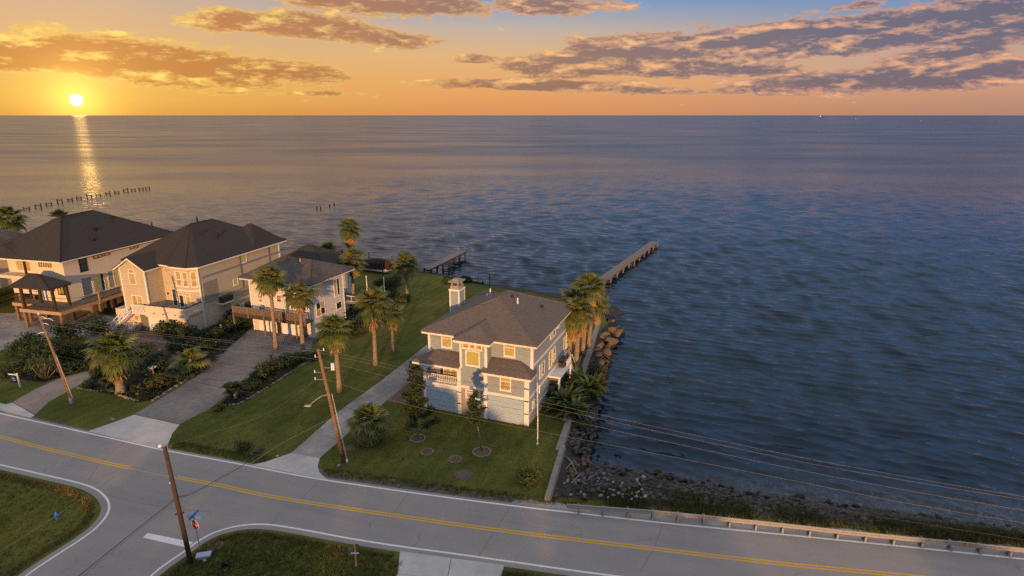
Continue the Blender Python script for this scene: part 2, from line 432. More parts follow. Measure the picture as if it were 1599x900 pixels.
def smooth_line(pts, n=6):
    """Catmull-Rom through points"""
    P = [Vector((p[0], p[1], p[2] if len(p) > 2 else 0)) for p in pts]
    out = []
    for i in range(len(P) - 1):
        a, b, c, d = P[max(i - 1, 0)], P[i], P[i + 1], P[min(i + 2, len(P) - 1)]
        for k in range(n):
            t = k / n
            out.append(.5 * ((2 * b) + (c - a) * t + (2 * a - 5 * b + 4 * c - d) * t * t + (3 * b - 3 * c + d - a) * t ** 3))
    out.append(P[-1])
    return out

def ribbon(name, line, w, z, m, parent=None, off=0.0, thick=.003):
    P = smooth_line(line, 5)
    vs, fs = [], []
    for i, p in enumerate(P):
        d = (P[min(i + 1, len(P) - 1)] - P[max(i - 1, 0)]).normalized(); nrm = Vector((-d.y, d.x, 0))
        for k in (-.5, .5):
            q = p + nrm * (off + k * w); vs.append((q.x, q.y, z))
    for i in range(len(P) - 1): fs.append((2 * i, 2 * i + 2, 2 * i + 3, 2 * i + 1))
    fs = [tuple(reversed(f)) for f in fs]
    return MB().slab(vs, fs, thick).build(name, m, parent)

def offset(line, dd):
    P = [Vector((p[0], p[1], 0)) for p in line]; out = []
    for i, p in enumerate(P):
        d = (P[min(i + 1, len(P) - 1)] - P[max(i - 1, 0)]).normalized()
        out.append((p.x - d.y * dd, p.y + d.x * dd))
    return out

def inside(pt, poly):
    x, y = pt; r = False; j = len(poly) - 1
    for i in range(len(poly)):
        if (poly[i][1] > y) != (poly[j][1] > y) and x < (poly[j][0] - poly[i][0]) * (y - poly[i][1]) / (poly[j][1] - poly[i][1]) + poly[i][0]: r = not r
        j = i
    return r

def ext(L, a=None, b=None):
    """carry a line on to far end points with steps that grow gently, so that a spline through it stays even"""
    L = list(L)
    if a:
        p = L[0]; st = [.04, .10, .2, .36, .6, 1.0]
        L = [(p[0] + (a[0] - p[0]) * k, p[1] + (a[1] - p[1]) * k) for k in reversed(st)] + L
    if b:
        p = L[-1]; st = [.04, .10, .2, .36, .6, 1.0]
        L = L + [(p[0] + (b[0] - p[0]) * k, p[1] + (b[1] - p[1]) * k) for k in st]
    return L

# ------------------------------------------------------------------ water
WATER_Z = -1.55
def build_water():
    rng = np.random.default_rng(3)
    dens = np.concatenate([np.linspace(-100, -46, 40, endpoint=False), np.linspace(-46, 46, 720), np.linspace(46.5, 100, 41)])
    az = np.radians(dens)
    r = np.concatenate([np.geomspace(36, 620, 960), np.geomspace(640, 90000, 60)])
    A, Rr = np.meshgrid(az, r)
    X, Y = (Rr * np.sin(A)).astype(np.float32), (Rr * np.cos(A)).astype(np.float32)
    Z = np.zeros_like(X); DX = np.zeros_like(X); DY = np.zeros_like(X)
    sp = (Rr * 0.0028).astype(np.float32)
    main = math.atan2(-.92, -.39)
    for i in range(130):
        lam = float(np.exp(rng.uniform(np.log(.45), np.log(3.5))))
        th = main + rng.normal(0, .20 + .24 * (lam < 1.2))
        k = 2 * math.pi / lam
        a = .0102 * lam ** .92 * rng.uniform(.5, 1.3) * (1.45 if .9 < lam < 2.3 else .9 if lam < 1 else .7)
        ph = rng.uniform(0, 6.28)
        fade = np.clip((lam / sp - 2.2) / 2.2, 0, 1)
        grp = .74 + .12 * np.sin((X * math.sin(th) - Y * math.cos(th)) * k * .13 + (X * math.cos(th) + Y * math.sin(th)) * k * .09 + rng.uniform(0, 6.28))
        arg = k * (math.cos(th) * X + math.sin(th) * Y) + ph
        sn, cs = np.sin(arg), np.cos(arg)
        w = a * fade * grp
        Z += w * cs
        DX -= .9 * w * math.cos(th) * sn; DY -= .9 * w * math.sin(th) * sn
    near = np.clip((150 - Rr) / 90, 0, 1).astype(np.float32); Z *= (1 - .35 * near); DX *= (1 - .35 * near); DY *= (1 - .35 * near)
    for i in range(7):                      # the longer swell that runs in to the road shore
        lam = rng.uniform(1.6, 2.9); th = main + rng.normal(0, .07); k = 2 * math.pi / lam
        env = .55 + .45 * np.sin((-X * math.sin(th) + Y * math.cos(th)) * .23 + (X * math.cos(th) + Y * math.sin(th)) * .31 + rng.uniform(0, 6.28))
        arg = k * (math.cos(th) * X + math.sin(th) * Y) + .5 * np.sin((-X * math.sin(th) + Y * math.cos(th)) * .16 + i) + rng.uniform(0, 6.28)
        w = .050 * env * near
        Z += w * np.cos(arg); DX -= w * math.cos(th) * np.sin(arg); DY -= w * math.sin(th) * np.sin(arg)
    fall = np.clip((615 - Rr) / 330, 0, 1)
    X2, Y2 = X + DX * fall, Y + DY * fall
    V = np.stack([X2, Y2, Z * fall], -1).reshape(-1, 3)
    nr, nc = X.shape
    i = (np.arange(nr - 1)[:, None] * nc + np.arange(nc - 1)[None, :]).ravel()
    F = np.stack([i, i + nc, i + nc + 1, i + 1], -1)[:, ::-1]
    me = bpy.data.meshes.new("water")
    me.vertices.add(len(V)); me.vertices.foreach_set('co', V.ravel())
    me.loops.add(F.size); me.loops.foreach_set('vertex_index', F.ravel())
    me.polygons.add(len(F)); me.polygons.foreach_set('loop_start', np.arange(0, F.size, 4)); me.polygons.foreach_set('loop_total', np.full(len(F), 4))
    me.polygons.foreach_set('use_smooth', np.ones(len(F), bool))
    me.update(calc_edges=True)
    m = bpy.data.materials.new("sea_water"); m.use_nodes = True
    t = m.node_tree; N = NT(t); b = t.nodes['Principled BSDF']
    g = t.nodes.new('ShaderNodeNewGeometry'); pos = g.outputs['Position']
    b.inputs["IOR"].default_value = 1.34
    # wind ripple as a tilt of the normal, at two sizes; crests run across the wind
    ca, sa = math.cos(main), math.sin(main)
    px, py, pz = N.sep(pos)
    shal = N.m('MULTIPLY', N.ss(N.m('ADD', py, N.m('MULTIPLY', px, .14)), 48.0, 53.5, 1.0, 0.0), N.ss(px, 1.0, 5.0))
    fo = N.noise(N.vm('ADD', pos, N.vm('SCALE', N.noise(pos, .9, 3.0, .6, out=1), scale=1.6)), 1.1, 6.0, .62)
    foam = N.m('MULTIPLY', N.m('MULTIPLY', N.ss(N.m('ABSOLUTE', N.m('SUBTRACT', fo, .5)), .0, .035, 1.0, 0.0), shal), .20)
    N.put(b.inputs['Base Color'], N.mix(foam, N.mix(shal, (.008, .025, .042, 1), (.050, .052, .053, 1)), (.45, .46, .47, 1)))
    al = N.m('ADD', N.m('MULTIPLY', px, ca), N.m('MULTIPLY', py, sa))
    ac = N.m('ADD', N.m('MULTIPLY', px, -sa), N.m('MULTIPLY', py, ca))
    q = N.comb(al, N.m('MULTIPLY', ac, .36), 0.0)
    n1 = N.noise(q, 1.3, 4.0, .65, out=1); n2 = N.noise(q, 4.2, 3.0, .65, out=1)
    dist = N.vm('LENGTH', pos, out=1)
    far = N.ss(dist, 120.0, 600.0)
    patch = N.ss(N.noise(N.comb(N.m('MULTIPLY', px, .35), py, 0.0), .012, 3.0, .55), .32, .68, .75, 1.25)
    s1 = N.m('MULTIPLY', N.m('SUBTRACT', .34, N.m('MULTIPLY', far, .16)), patch)
    off = N.vm('ADD', N.vm('SCALE', N.vm('SUBTRACT', n1, (.5, .5, .5)), scale=s1), N.vm('SCALE', N.vm('SUBTRACT', n2, (.5, .5, .5)), scale=N.m('MULTIPLY', s1, .55)))
    off = N.vm('MULTIPLY', off, (1, 1, 0))
    N.put(b.inputs['Roughness'], N.m('ADD', .07, N.m('MULTIPLY', N.ss(N.m('LOGARITHM', dist, 10.0), 2.0, 2.8, 0, 1, 'LINEAR'), N.m('ADD', .22, N.m('MULTIPLY', N.m('SUBTRACT', patch, 1.0), .20)))))
    nn = N.vm('NORMALIZE', N.vm('ADD', g.outputs['Normal'], off))
    t.links.new(nn, b.inputs['Normal'])
    me.materials.append(m)
    o = bpy.data.objects.new("water", me); COL.objects.link(o); o.location = (0, 0, WATER_Z)
    struct(o)
build_water()

# ------------------------------------------------------------------ ground and shore
W = lambda L, z=0.0: [at(p[0], p[1], z) for p in L]
COAST = [(3000, -450), (300, -5.6), (120, 23.6), (60, 33.7), (37, 37.9), (28, 39.4), (19, 40.7), (9, 42.4), (4.2, 43.3), (3.3, 43.6), (4.75, 50.7), (6.1, 55.3), (8.5, 66.6),
         (10.8, 75.9), (12.4, 82), (14.2, 86), (14.5, 90), (11, 96), (4, 102.5), (-2, 106), (-7.4, 109), (-15, 115), (-23.4, 119.8), (-31, 121.5), (-60, 131),
         (-110, 149), (-160, 166), (-400, 262), (-3000, 1250)]
def grass_material():
    m = bpy.data.materials.new("lawn_grass"); m.use_nodes = True
    t = m.node_tree; N = NT(t); b = t.nodes['Principled BSDF']
    pos = t.nodes.new('ShaderNodeNewGeometry').outputs['Position']
    big = N.ss(N.noise(pos, .16, 4.0, .6), .34, .66)
    med = N.ss(N.noise(pos, .9, 5.0, .65), .3, .7)
    fine = N.noise(pos, 9.0, 5.0, .7)
    px, py, pz = N.sep(pos)
    mow = N.m('SINE', N.m('MULTIPLY', N.m('ADD', N.m('MULTIPLY', px, .93), N.m('MULTIPLY', py, -.37)), 4.2))
    c = N.mix(big, (.070, .094, .014, 1), (.150, .150, .028, 1))
    c = N.mix(N.m('MULTIPLY', med, .55), c, (.12, .096, .028, 1))
    dry = N.ss(N.noise(pos, .30, 5.0, .65), .60, .76)
    c = N.mix(N.m('MULTIPLY', dry, .6), c, (.19, .135, .055, 1))
    k = N.m('ADD', .72, N.m('ADD', N.m('MULTIPLY', fine, .55), N.m('MULTIPLY', mow, .07)))
    c = N.mix(1.0, c, N.comb(k, k, k), 'MULTIPLY', clamp=False)
    N.put(b.inputs['Base Color'], c); b.inputs['Roughness'].default_value = .95; b.inputs['Specular IOR Level'].default_value = .1
    bn = t.nodes.new('ShaderNodeBump'); bn.inputs['Distance'].default_value = 1.0; bn.inputs['Strength'].default_value = .8
    N.put(bn.inputs['Height'], N.m('ADD', N.m('MULTIPLY', N.noise(pos, 6.0, 4.0, .65), .16), N.m('MULTIPLY', med, .10))); t.links.new(bn.outputs[0], b.inputs['Normal'])
    return m
G['grass'] = grass_material()
sheet('ground', [(-3000, -3000), (3000, -3000)] + COAST, 0.0, G['grass'], depth=.4)

G['bank'] = mat('dark_shore_soil', (.060, .052, .036), .9, .35, 1.5, bump=.12, bscale=3, world=True)
def bank_k(x): return float(np.interp(x, [3, 6, 12, 20, 40], [1.6, 2.1, 2.0, 1.5, 1.0]))
def build_bank():
    P = smooth_line(COAST[1:-1], 6); O = offset([(p.x, p.y) for p in P], -1.0)
    vs, fs = [], []; rnd = random.Random(5)
    prof = [(-.05, .03), (.5, -.12), (1.4, -.5), (2.4, -1.0), (3.4, -1.45), (4.6, -2.2), (6, -3.2)]
    for i, p in enumerate(P):
        n = Vector((O[i][0] - p.x, O[i][1] - p.y))
        k = .62 if 43.7 < p.y < 92 and 3.2 < p.x < 20 else bank_k(p.x)
        for d, z in prof:
            j = rnd.uniform(-.12, .12)
            vs.append((p.x + n.x * (d * k + j), p.y + n.y * (d * k + j), z + (rnd.uniform(-.10, .10) if d > 0 else 0)))
    m = len(prof)
    for i in range(len(P) - 1):
        for j in range(m - 1):
            fs.append((i * m + j, (i + 1) * m + j, (i + 1) * m + j + 1, i * m + j + 1))
    struct(MB().add(vs, [tuple(reversed(f)) for f in fs]).build('shore_bank', G['bank'], smooth=True))
build_bank()

# ------------------------------------------------------------------ roads
def road_material():
    m = bpy.data.materials.new("worn_road_surface"); m.use_nodes = True
    t = m.node_tree; N = NT(t); b = t.nodes['Principled BSDF']
    pos = t.nodes.new('ShaderNodeNewGeometry').outputs['Position']
    px, py, pz = N.sep(pos)
    al = N.m('ADD', N.m('MULTIPLY', px, .955), N.m('MULTIPLY', py, -.297)); ac = N.m('ADD', N.m('MULTIPLY', px, .297), N.m('MULTIPLY', py, .955))
    streak = N.noise(N.comb(N.m('MULTIPLY', al, .10), N.m('MULTIPLY', ac, 1.1), 0.0), 1.0, 5.0, .6)
    patch = N.ss(N.noise(pos, .13, 4.0, .6), .32, .68)
    fine = N.noise(pos, 22.0, 3.0, .7)
    spots = N.ss(N.noise(pos, 1.6, 4.0, .7), .66, .80)
    c = N.mix(streak, (.205, .180, .163, 1), (.330, .288, .255, 1))
    c = N.mix(N.m('MULTIPLY', patch, .55), c, (.37, .305, .25, 1))
    c = N.mix(N.m('MULTIPLY', spots, .5), c, (.11, .10, .10, 1))
    k = N.m('ADD', .86, N.m('MULTIPLY', fine, .28))
    c = N.mix(1.0, c, N.comb(k, k, k), 'MULTIPLY', clamp=False)
    # a few fine cracks
    vo = t.nodes.new('ShaderNodeTexVoronoi'); vo.feature = 'DISTANCE_TO_EDGE'
    N.put(vo.inputs['Vector'], N.vm('ADD', pos, N.vm('SCALE', N.noise(pos, .8, 4.0, .6, out=1), scale=1.8))); vo.inputs['Scale'].default_value = .16
    cr = N.m('MULTIPLY', N.ss(vo.outputs['Distance'], .0, .012, 1.0, 0.0), N.ss(N.noise(pos, .22, 2.0, .5), .48, .6))
    c = N.mix(N.m('MULTIPLY', cr, .28), c, (.05, .047, .045, 1))
    N.put(b.inputs['Base Color'], c); b.inputs['Roughness'].default_value = .75; b.inputs['Specular IOR Level'].default_value = .3
    bn = t.nodes.new('ShaderNodeBump'); bn.inputs['Distance'].default_value = .01; N.put(bn.inputs['Height'], fine); t.links.new(bn.outputs[0], b.inputs['Normal'])
    return m
G['road'] = road_material()
FAR = W([(0, 646), (196.7, 690), (261.5, 704.4), (381, 726.4), (480, 745.5), (575, 760), (674, 774), (798, 790), (938, 806), (1035.6, 817), (1200, 833), (1399.6, 852.7), (1599, 873.5)])
FARC = list(FAR)
FAR = ext(FAR, (-240, 121), (300, -7.5))
YEL = W([(0, 682.4), (56, 697), (137, 716.7), (203, 731), (276, 746), (337, 757), (406, 772.4), (480, 785), (530, 792.5), (654, 811), (798, 830.8), (996.5, 854.6), (1200, 878.4), (1414.6, 899.6)])
NL = W([(0, 726), (61, 740), (117, 753), (142, 760.7), (159, 770.5), (170, 785), (168.7, 802), (151.6, 824), (122, 846), (85.6, 869.5), (41.6, 899.6)])
NR = W([(240.8, 896), (291, 859.7), (313, 844), (337, 831.6), (366.7, 823), (396, 819.4), (428, 820.6), (480, 829), (548, 841.6), (627, 854), (701, 864), (798, 877.6), (960, 900)])
NL = ext(NL, (-240, 110), (-41, -40))
NR = ext(NR, (-31.5, -40), (300, -14))
road = sheet('road', [(p.x, p.y) for p in smooth_line(offset(NL, -.55), 4)] + [(p.x, p.y) for p in smooth_line(offset(NR, -.55), 4)] +
             [(p.x, p.y) for p in reversed(smooth_line(offset(FAR, .35), 3))], .020, G['road'])
G['line_white'] = mat('white_road_paint', (.84, .78, .70), .6, .18, 5.0, world=True)
G['line_yellow'] = mat('yellow_road_paint', (.70, .37, .04), .6, .10, 5.0, world=True)
ribbon('edge_line', FAR, .17, .0245, G['line_white'], road)
ribbon('edge_line', NL, .16, .0245, G['line_white'], road)
ribbon('edge_line', NR, .16, .0245, G['line_white'], road)
for sgn in (-.135, .135):
    ribbon('centre_line', ext(YEL[:4], (-240, 115.5)), .15, .0245, G['line_yellow'], road, off=sgn)
    ribbon('centre_line', ext(YEL[4:], None, (300, -11)), .15, .0245, G['line_yellow'], road, off=sgn)
ribbon('centre_line', YEL[3:5], .07, .0245, G['line_yellow'], road, off=-.1)
sheet('stop_bar', W([(231, 833), (303, 847.5), (291, 855.5), (223.7, 840)]), .0245, G['line_white'], .003, parent=road)
# tar lines sealing the cross joints and old cracks
G['tar'] = mat('old_tar_seal', (.14, .125, .115), .6, .3, 5.0, world=True)
for L in ([(381, 727), (330, 757), (281, 776)], [(501, 749), (470, 781)], [(196, 691), (160, 720), (138, 752)], [(168, 773), (205, 783), (262, 793), (330, 800)], [(437, 803), (424, 820)], [(798, 791), (775, 827), (748, 869)], [(1036, 818), (1022, 855), (1000, 893)], [(640, 769), (612, 806)]):
    ribbon('tar_seal', W(L), .028, .0225, G['tar'], road)
# strips of bare earth and blown dirt beside the road
def strip(name, line, w0, w1, z, m, seed, jit=.25):
    rnd = random.Random(seed)
    P = [(p.x, p.y) for p in smooth_line(line, 8)]
    a = offset(P, w0); n = len(P)
    out = []
    b = offset(P, 1.0)
    for i, p in enumerate(P):
        k = w1 * (1 + rnd.uniform(-jit, jit)) * (1 if 0 < i < n - 1 else .8)
        out.append((p[0] + (b[i][0] - p[0]) * k, p[1] + (b[i][1] - p[1]) * k))
    return sheet(name, a + out[::-1], z, m)
strip('dirt_verge', FARC[5:9], .30, 1.15, .010, G['dirt'], 1)
strip('dirt_verge', FARC[4:6], .30, 1.25, .011, G['dirt'], 2)
strip('dirt_verge', FARC[1:3], .30, .8, .010, G['dirt'], 3)
strip('dirt_verge', FARC[0:2], .30, .75, .011, G['dirt'], 4)
strip('dirt_verge', W([(575, 760), (674, 774), (798, 790)]), .3, 1.1, .0125, G['dirt'], 5, .45)
strip('gravel_shoulder', FARC[8:] + [FAR[-5], FAR[-4]], .30, 1.35, .013, G['concrete_grey'], 6, .15)
strip('gravel_shoulder', FARC[7:9], .30, 1.05, .014, G['concrete_grey'], 7, .2)

# ------------------------------------------------------------------ driveways: slabs with open joints on a darker bed
G['joint'] = mat('driveway_joint', (.09, .075, .06), .95, .2, world=True)
def resample(L, n):
    P = [Vector((p[0], p[1], 0)) for p in L]
    d = [0]
    for i in range(1, len(P)): d.append(d[-1] + (P[i] - P[i - 1]).length)
    out = []
    for k in range(n + 1):
        s = d[-1] * k / n; i = 1
        while i < len(P) - 1 and d[i] < s: i += 1
        t = (s - d[i - 1]) / max(d[i] - d[i - 1], 1e-6)
        out.append(P[i - 1].lerp(P[i], t))
    return out
def slab_drive(name, left, right, n, m, z=.03, gap=.03, cols=1):
    L, Rr = resample(left, n), resample(right, n)
    base = sheet(name, [(p.x, p.y) for p in L] + [(p.x, p.y) for p in reversed(Rr)], z - .014, G['joint'])
    for i in range(n):
        for c in range(cols):
            u0, u1 = c / cols, (c + 1) / cols
            q = [L[i].lerp(Rr[i], u0), L[i].lerp(Rr[i], u1), L[i + 1].lerp(Rr[i + 1], u1), L[i + 1].lerp(Rr[i + 1], u0)]
            ctr = sum(q, Vector()) / 4
            pts = []
            for p in q:
                d = (p - ctr); pts.append(p - d.normalized() * gap * .8)
            if (pts[1] - pts[0]).cross(pts[2] - pts[0]).z < 0: pts.reverse()
            MB().prism([(p.x, p.y) for p in pts], z - .1, z + random.uniform(-.003, .003)).build('slab', m, base)
    return base
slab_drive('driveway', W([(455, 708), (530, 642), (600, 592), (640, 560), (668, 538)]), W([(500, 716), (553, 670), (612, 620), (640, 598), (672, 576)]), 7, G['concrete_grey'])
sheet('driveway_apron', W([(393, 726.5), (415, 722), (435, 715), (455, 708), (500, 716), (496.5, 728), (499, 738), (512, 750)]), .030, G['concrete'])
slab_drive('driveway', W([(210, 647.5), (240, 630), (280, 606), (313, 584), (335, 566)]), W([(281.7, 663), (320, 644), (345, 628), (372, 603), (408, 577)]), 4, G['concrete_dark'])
sheet('forecourt', W([(335, 565.3), (324, 575), (318, 562), (345, 553), (372, 532), (395, 511), (491, 528.5), (486, 546), (468, 553), (430, 561), (408, 576.3)]), .028, G['concrete_dark'])
sheet('driveway_apron', W([(138, 674), (178, 660), (210, 648.2), (281.2, 663.8), (270, 677), (262, 696), (263, 703.5)]), .030, G['concrete'])
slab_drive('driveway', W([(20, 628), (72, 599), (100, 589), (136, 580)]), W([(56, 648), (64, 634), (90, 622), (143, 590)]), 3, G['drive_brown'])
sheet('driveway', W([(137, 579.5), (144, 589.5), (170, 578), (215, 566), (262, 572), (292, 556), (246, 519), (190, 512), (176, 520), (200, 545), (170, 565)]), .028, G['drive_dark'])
sheet('driveway_apron', W([(-40, 622), (10, 632), (20, 629), (55, 649), (48, 653), (0, 641), (-40, 632)]), .030, G['concrete'])
sheet('stilt_house_floor', W([(-60, 560), (-60, 500), (0, 490), (50, 488), (100, 470), (190, 500), (150, 530), (110, 522), (40, 538), (0, 548)]), .028, G['concrete_grey'])
slab_drive('driveway', W([(624.6, 861), (613, 873), (629, 878.5), (620, 900), (560, 1000)]), W([(788.6, 883), (786, 890), (784, 895), (782, 900), (760, 1000)]), 3, G['concrete'], cols=2)
# brick paver forecourt beside the blue house, every paver course a run of pavers
pv = sheet('paver_patch', W([(603, 628), (634, 600), (664, 604), (664, 634)]), .02, G['joint'])
q = [Vector(p + (0,)) for p in W([(603, 628), (664, 634), (664, 604), (634, 600)])]
NU, NV = 12, 12
me_p = None
for i in range(NU):
    for j in range(NV):
        P = lambda u, v: q[0].lerp(q[1], u).lerp(q[3].lerp(q[2], u), v)
        sh = .5 / NU if j % 2 else 0
        a, b2 = (i + .05) / NU + sh, min((i + .95) / NU + sh, 1)
        pts = [P(a, (j + .05) / NV), P(b2, (j + .05) / NV), P(b2, (j + .95) / NV), P(a, (j + .95) / NV)]
        if b2 - a > .02: MB().prism([(p.x, p.y) for p in pts], -.02, .034 + random.uniform(-.004, .004)).build('paver', G['paver'], pv)

# planting beds, edged
for pts, nm in (([(318, 583), (345, 556), (372, 531), (392, 512), (330, 505), (225, 505), (240, 520), (292, 556), (270, 572), (215, 567), (160, 580), (140, 592), (122, 606), (150, 612), (190, 620), (215, 628), (240, 625), (280, 600)], 'planting_bed'),
                ([(408, 577), (432, 561.5), (470, 553.5), (492, 552), (505, 560), (470, 572), (430, 598), (398, 618), (372, 632), (352, 634), (346, 629), (374, 603)], 'planting_bed'),
                ([(0, 590), (40, 560), (120, 540), (200, 530), (205, 545), (165, 565), (136, 579), (100, 588), (70, 597), (40, 594)], 'planting_bed')):
    sheet(nm, W(pts), .014, G['bedsoil'])

# ------------------------------------------------------------------ sea wall
def wall_run(label, pts, w, z0, z1):
    t = thing('seawall', label, 'sea wall', (pts[0][0], pts[0][1], 0))
    for i in range(len(pts) - 1):
        a, b2 = Vector(pts[i]), Vector(pts[i + 1]); L = (b2 - a).length; d = (b2 - a) / L; n = Vector((-d.y, d.x))
        k = max(1, round(L / 3.2))
        for j in range(k):
            MB().obox((a.x - pts[0][0], a.y - pts[0][1]), d, n, L * j / k + .012, L * (j + 1) / k - .012, -w / 2, w / 2, z0, z1 + random.uniform(-.015, .015)).build('wall_panel', G['wallcap'], t)
        MB().obox((a.x - pts[0][0], a.y - pts[0][1]), d, n, 0, L, -w / 2 - .07, w / 2 - .1, z0, z1 - .25).build('wall_footing', G['wallcap'], t)
    return t
wall_run('straight pale concrete sea wall cap running from the road to the lawn corner', [(2.85, 42.5), (4.75, 50.6)], .46, -2.2, .42)
wall_run('long concrete sea wall beside the palms and the blue house', [(4.3, 49.9), (5.85, 56.0), (8.15, 66.2), (10.5, 75.9), (11.9, 82.0), (13.2, 87.0)], .62, -2.2, .30)
t = thing('timber_edging', 'thin low timber edging on the lawn side of the long sea wall', 'edging', (7.2, 66.3, 0))
for a, b2 in (((5.0, 56.4), (7.3, 66.5)), ((7.35, 66.6), (9.7, 76.2))):
    d = Vector(b2) - Vector(a); L = d.length; d /= L
    MB().obox((a[0] - 7.2, a[1] - 66.3), d, Vector((-d.y, d.x)), 0, L, -.08, .08, -.1, .18).build('timber', G['grey_wood'], t)

# ------------------------------------------------------------------ guard rail
GR = W([(885, 788), (1035.6, 799), (1200, 815.5), (1330, 830), (1449.6, 842), (1599, 857)], .72) + [(45.5, 35.5)]
gr = thing('guard_rail', 'long pale steel guard rail on posts between the road and the rocks', 'guard rail', (GR[0][0], GR[0][1], 0))
gp = resample(GR, 44)
rel = lambda p: (p.x - GR[0][0], p.y - GR[0][1])
rnd = random.Random(11)
for i in range(0, 44, 4):
    mb = MB()
    for j in range(i, i + 4):
        a, b2 = Vector(rel(gp[j])), Vector(rel(gp[j + 1])); L = (b2 - a).length; d = (b2 - a) / L; n = Vector((-d.y, d.x))
        for k0, k1, zz0, zz1 in ((.0, .10, .62, .74), (-.05, .06, .53, .62), (.0, .10, .42, .53), (-.03, .05, .74, .78)):
            mb.obox(a, d, n, 0 if j > i else .01, L, k0 - .05, k1 - .05, zz0, zz1)
    mb.build('rail', G['metal'], gr)
for i in range(1, 44, 2):
    a, b2 = Vector(rel(gp[i])), Vector(rel(gp[i + 1])); d = (b2 - a).normalized(); n = Vector((-d.y, d.x))
    MB().obox(a, d, n, -.09, .09, .06, .26, -.3, .70 + rnd.uniform(-.02, .05)).build('post', G['deck_wood'], gr)
    MB().obox(a, d, n, -.06, .06, -.22, -.10, -.2, .45).build('post_foot', G['metal'], gr)
for px in (1102, 1461):
    k = min(range(44), key=lambda i: abs(gp[i].x - at(px, 810, .7)[0]))
    a, b2 = Vector(rel(gp[k])), Vector(rel(gp[k + 1])); d = (b2 - a).normalized(); n = Vector((-d.y, d.x))
    MB().obox(a, d, n, -.06, .06, -.17, -.11, .45, .85).build('reflector', G['amber'], gr)

# ------------------------------------------------------------------ riprap
def rock_meshes(m, n, seed):
    out = []
    rnd = random.Random(seed)
    for i in range(n):
        mb = MB(); mb.ico((0, 0, 0), (1, rnd.uniform(.62, .9), rnd.uniform(.42, .68)), 2, .05, rnd)
        # flatten a few faces so that it breaks like stone
        pl = [(Vector((rnd.uniform(-1, 1), rnd.uniform(-1, 1), rnd.uniform(-.6, 1))).normalized(), rnd.uniform(.34, .62)) for _ in range(13)]
        vs = []
        for v in mb.v:
            v = Vector(v)
            for nn, dd in pl:
                k = v.dot(nn)
                if k > dd: v -= nn * (k - dd) * 1.0
            vs.append(tuple(v))
        mb.v = vs
        out.append(mb.mesh('rock', m))
    return out
RK = {k: rock_meshes(G[k], 5, i + 20) for i, k in enumerate(('rock_grey', 'rock_pale', 'rock_tan', 'rock_wet'))}
def rock(x, y, z, s, k, label, group, rnd):
    o = bpy.data.objects.new('rock', rnd.choice(RK[k])); COL.objects.link(o)
    o.location = (x, y, z); o.scale = (s * rnd.uniform(.8, 1.25), s * rnd.uniform(.8, 1.2), s * rnd.uniform(.7, 1.1))
    o.rotation_euler = (rnd.uniform(-.35, .35), rnd.uniform(-.35, .35), rnd.uniform(0, 6.28))
    tag(o, label, 'rock', group)
def bank_z(d): return float(np.interp(d, [0, .5, 1.4, 2.4, 3.4, 4.6], [.03, -.12, -.5, -1.0, -1.45, -2.2]))
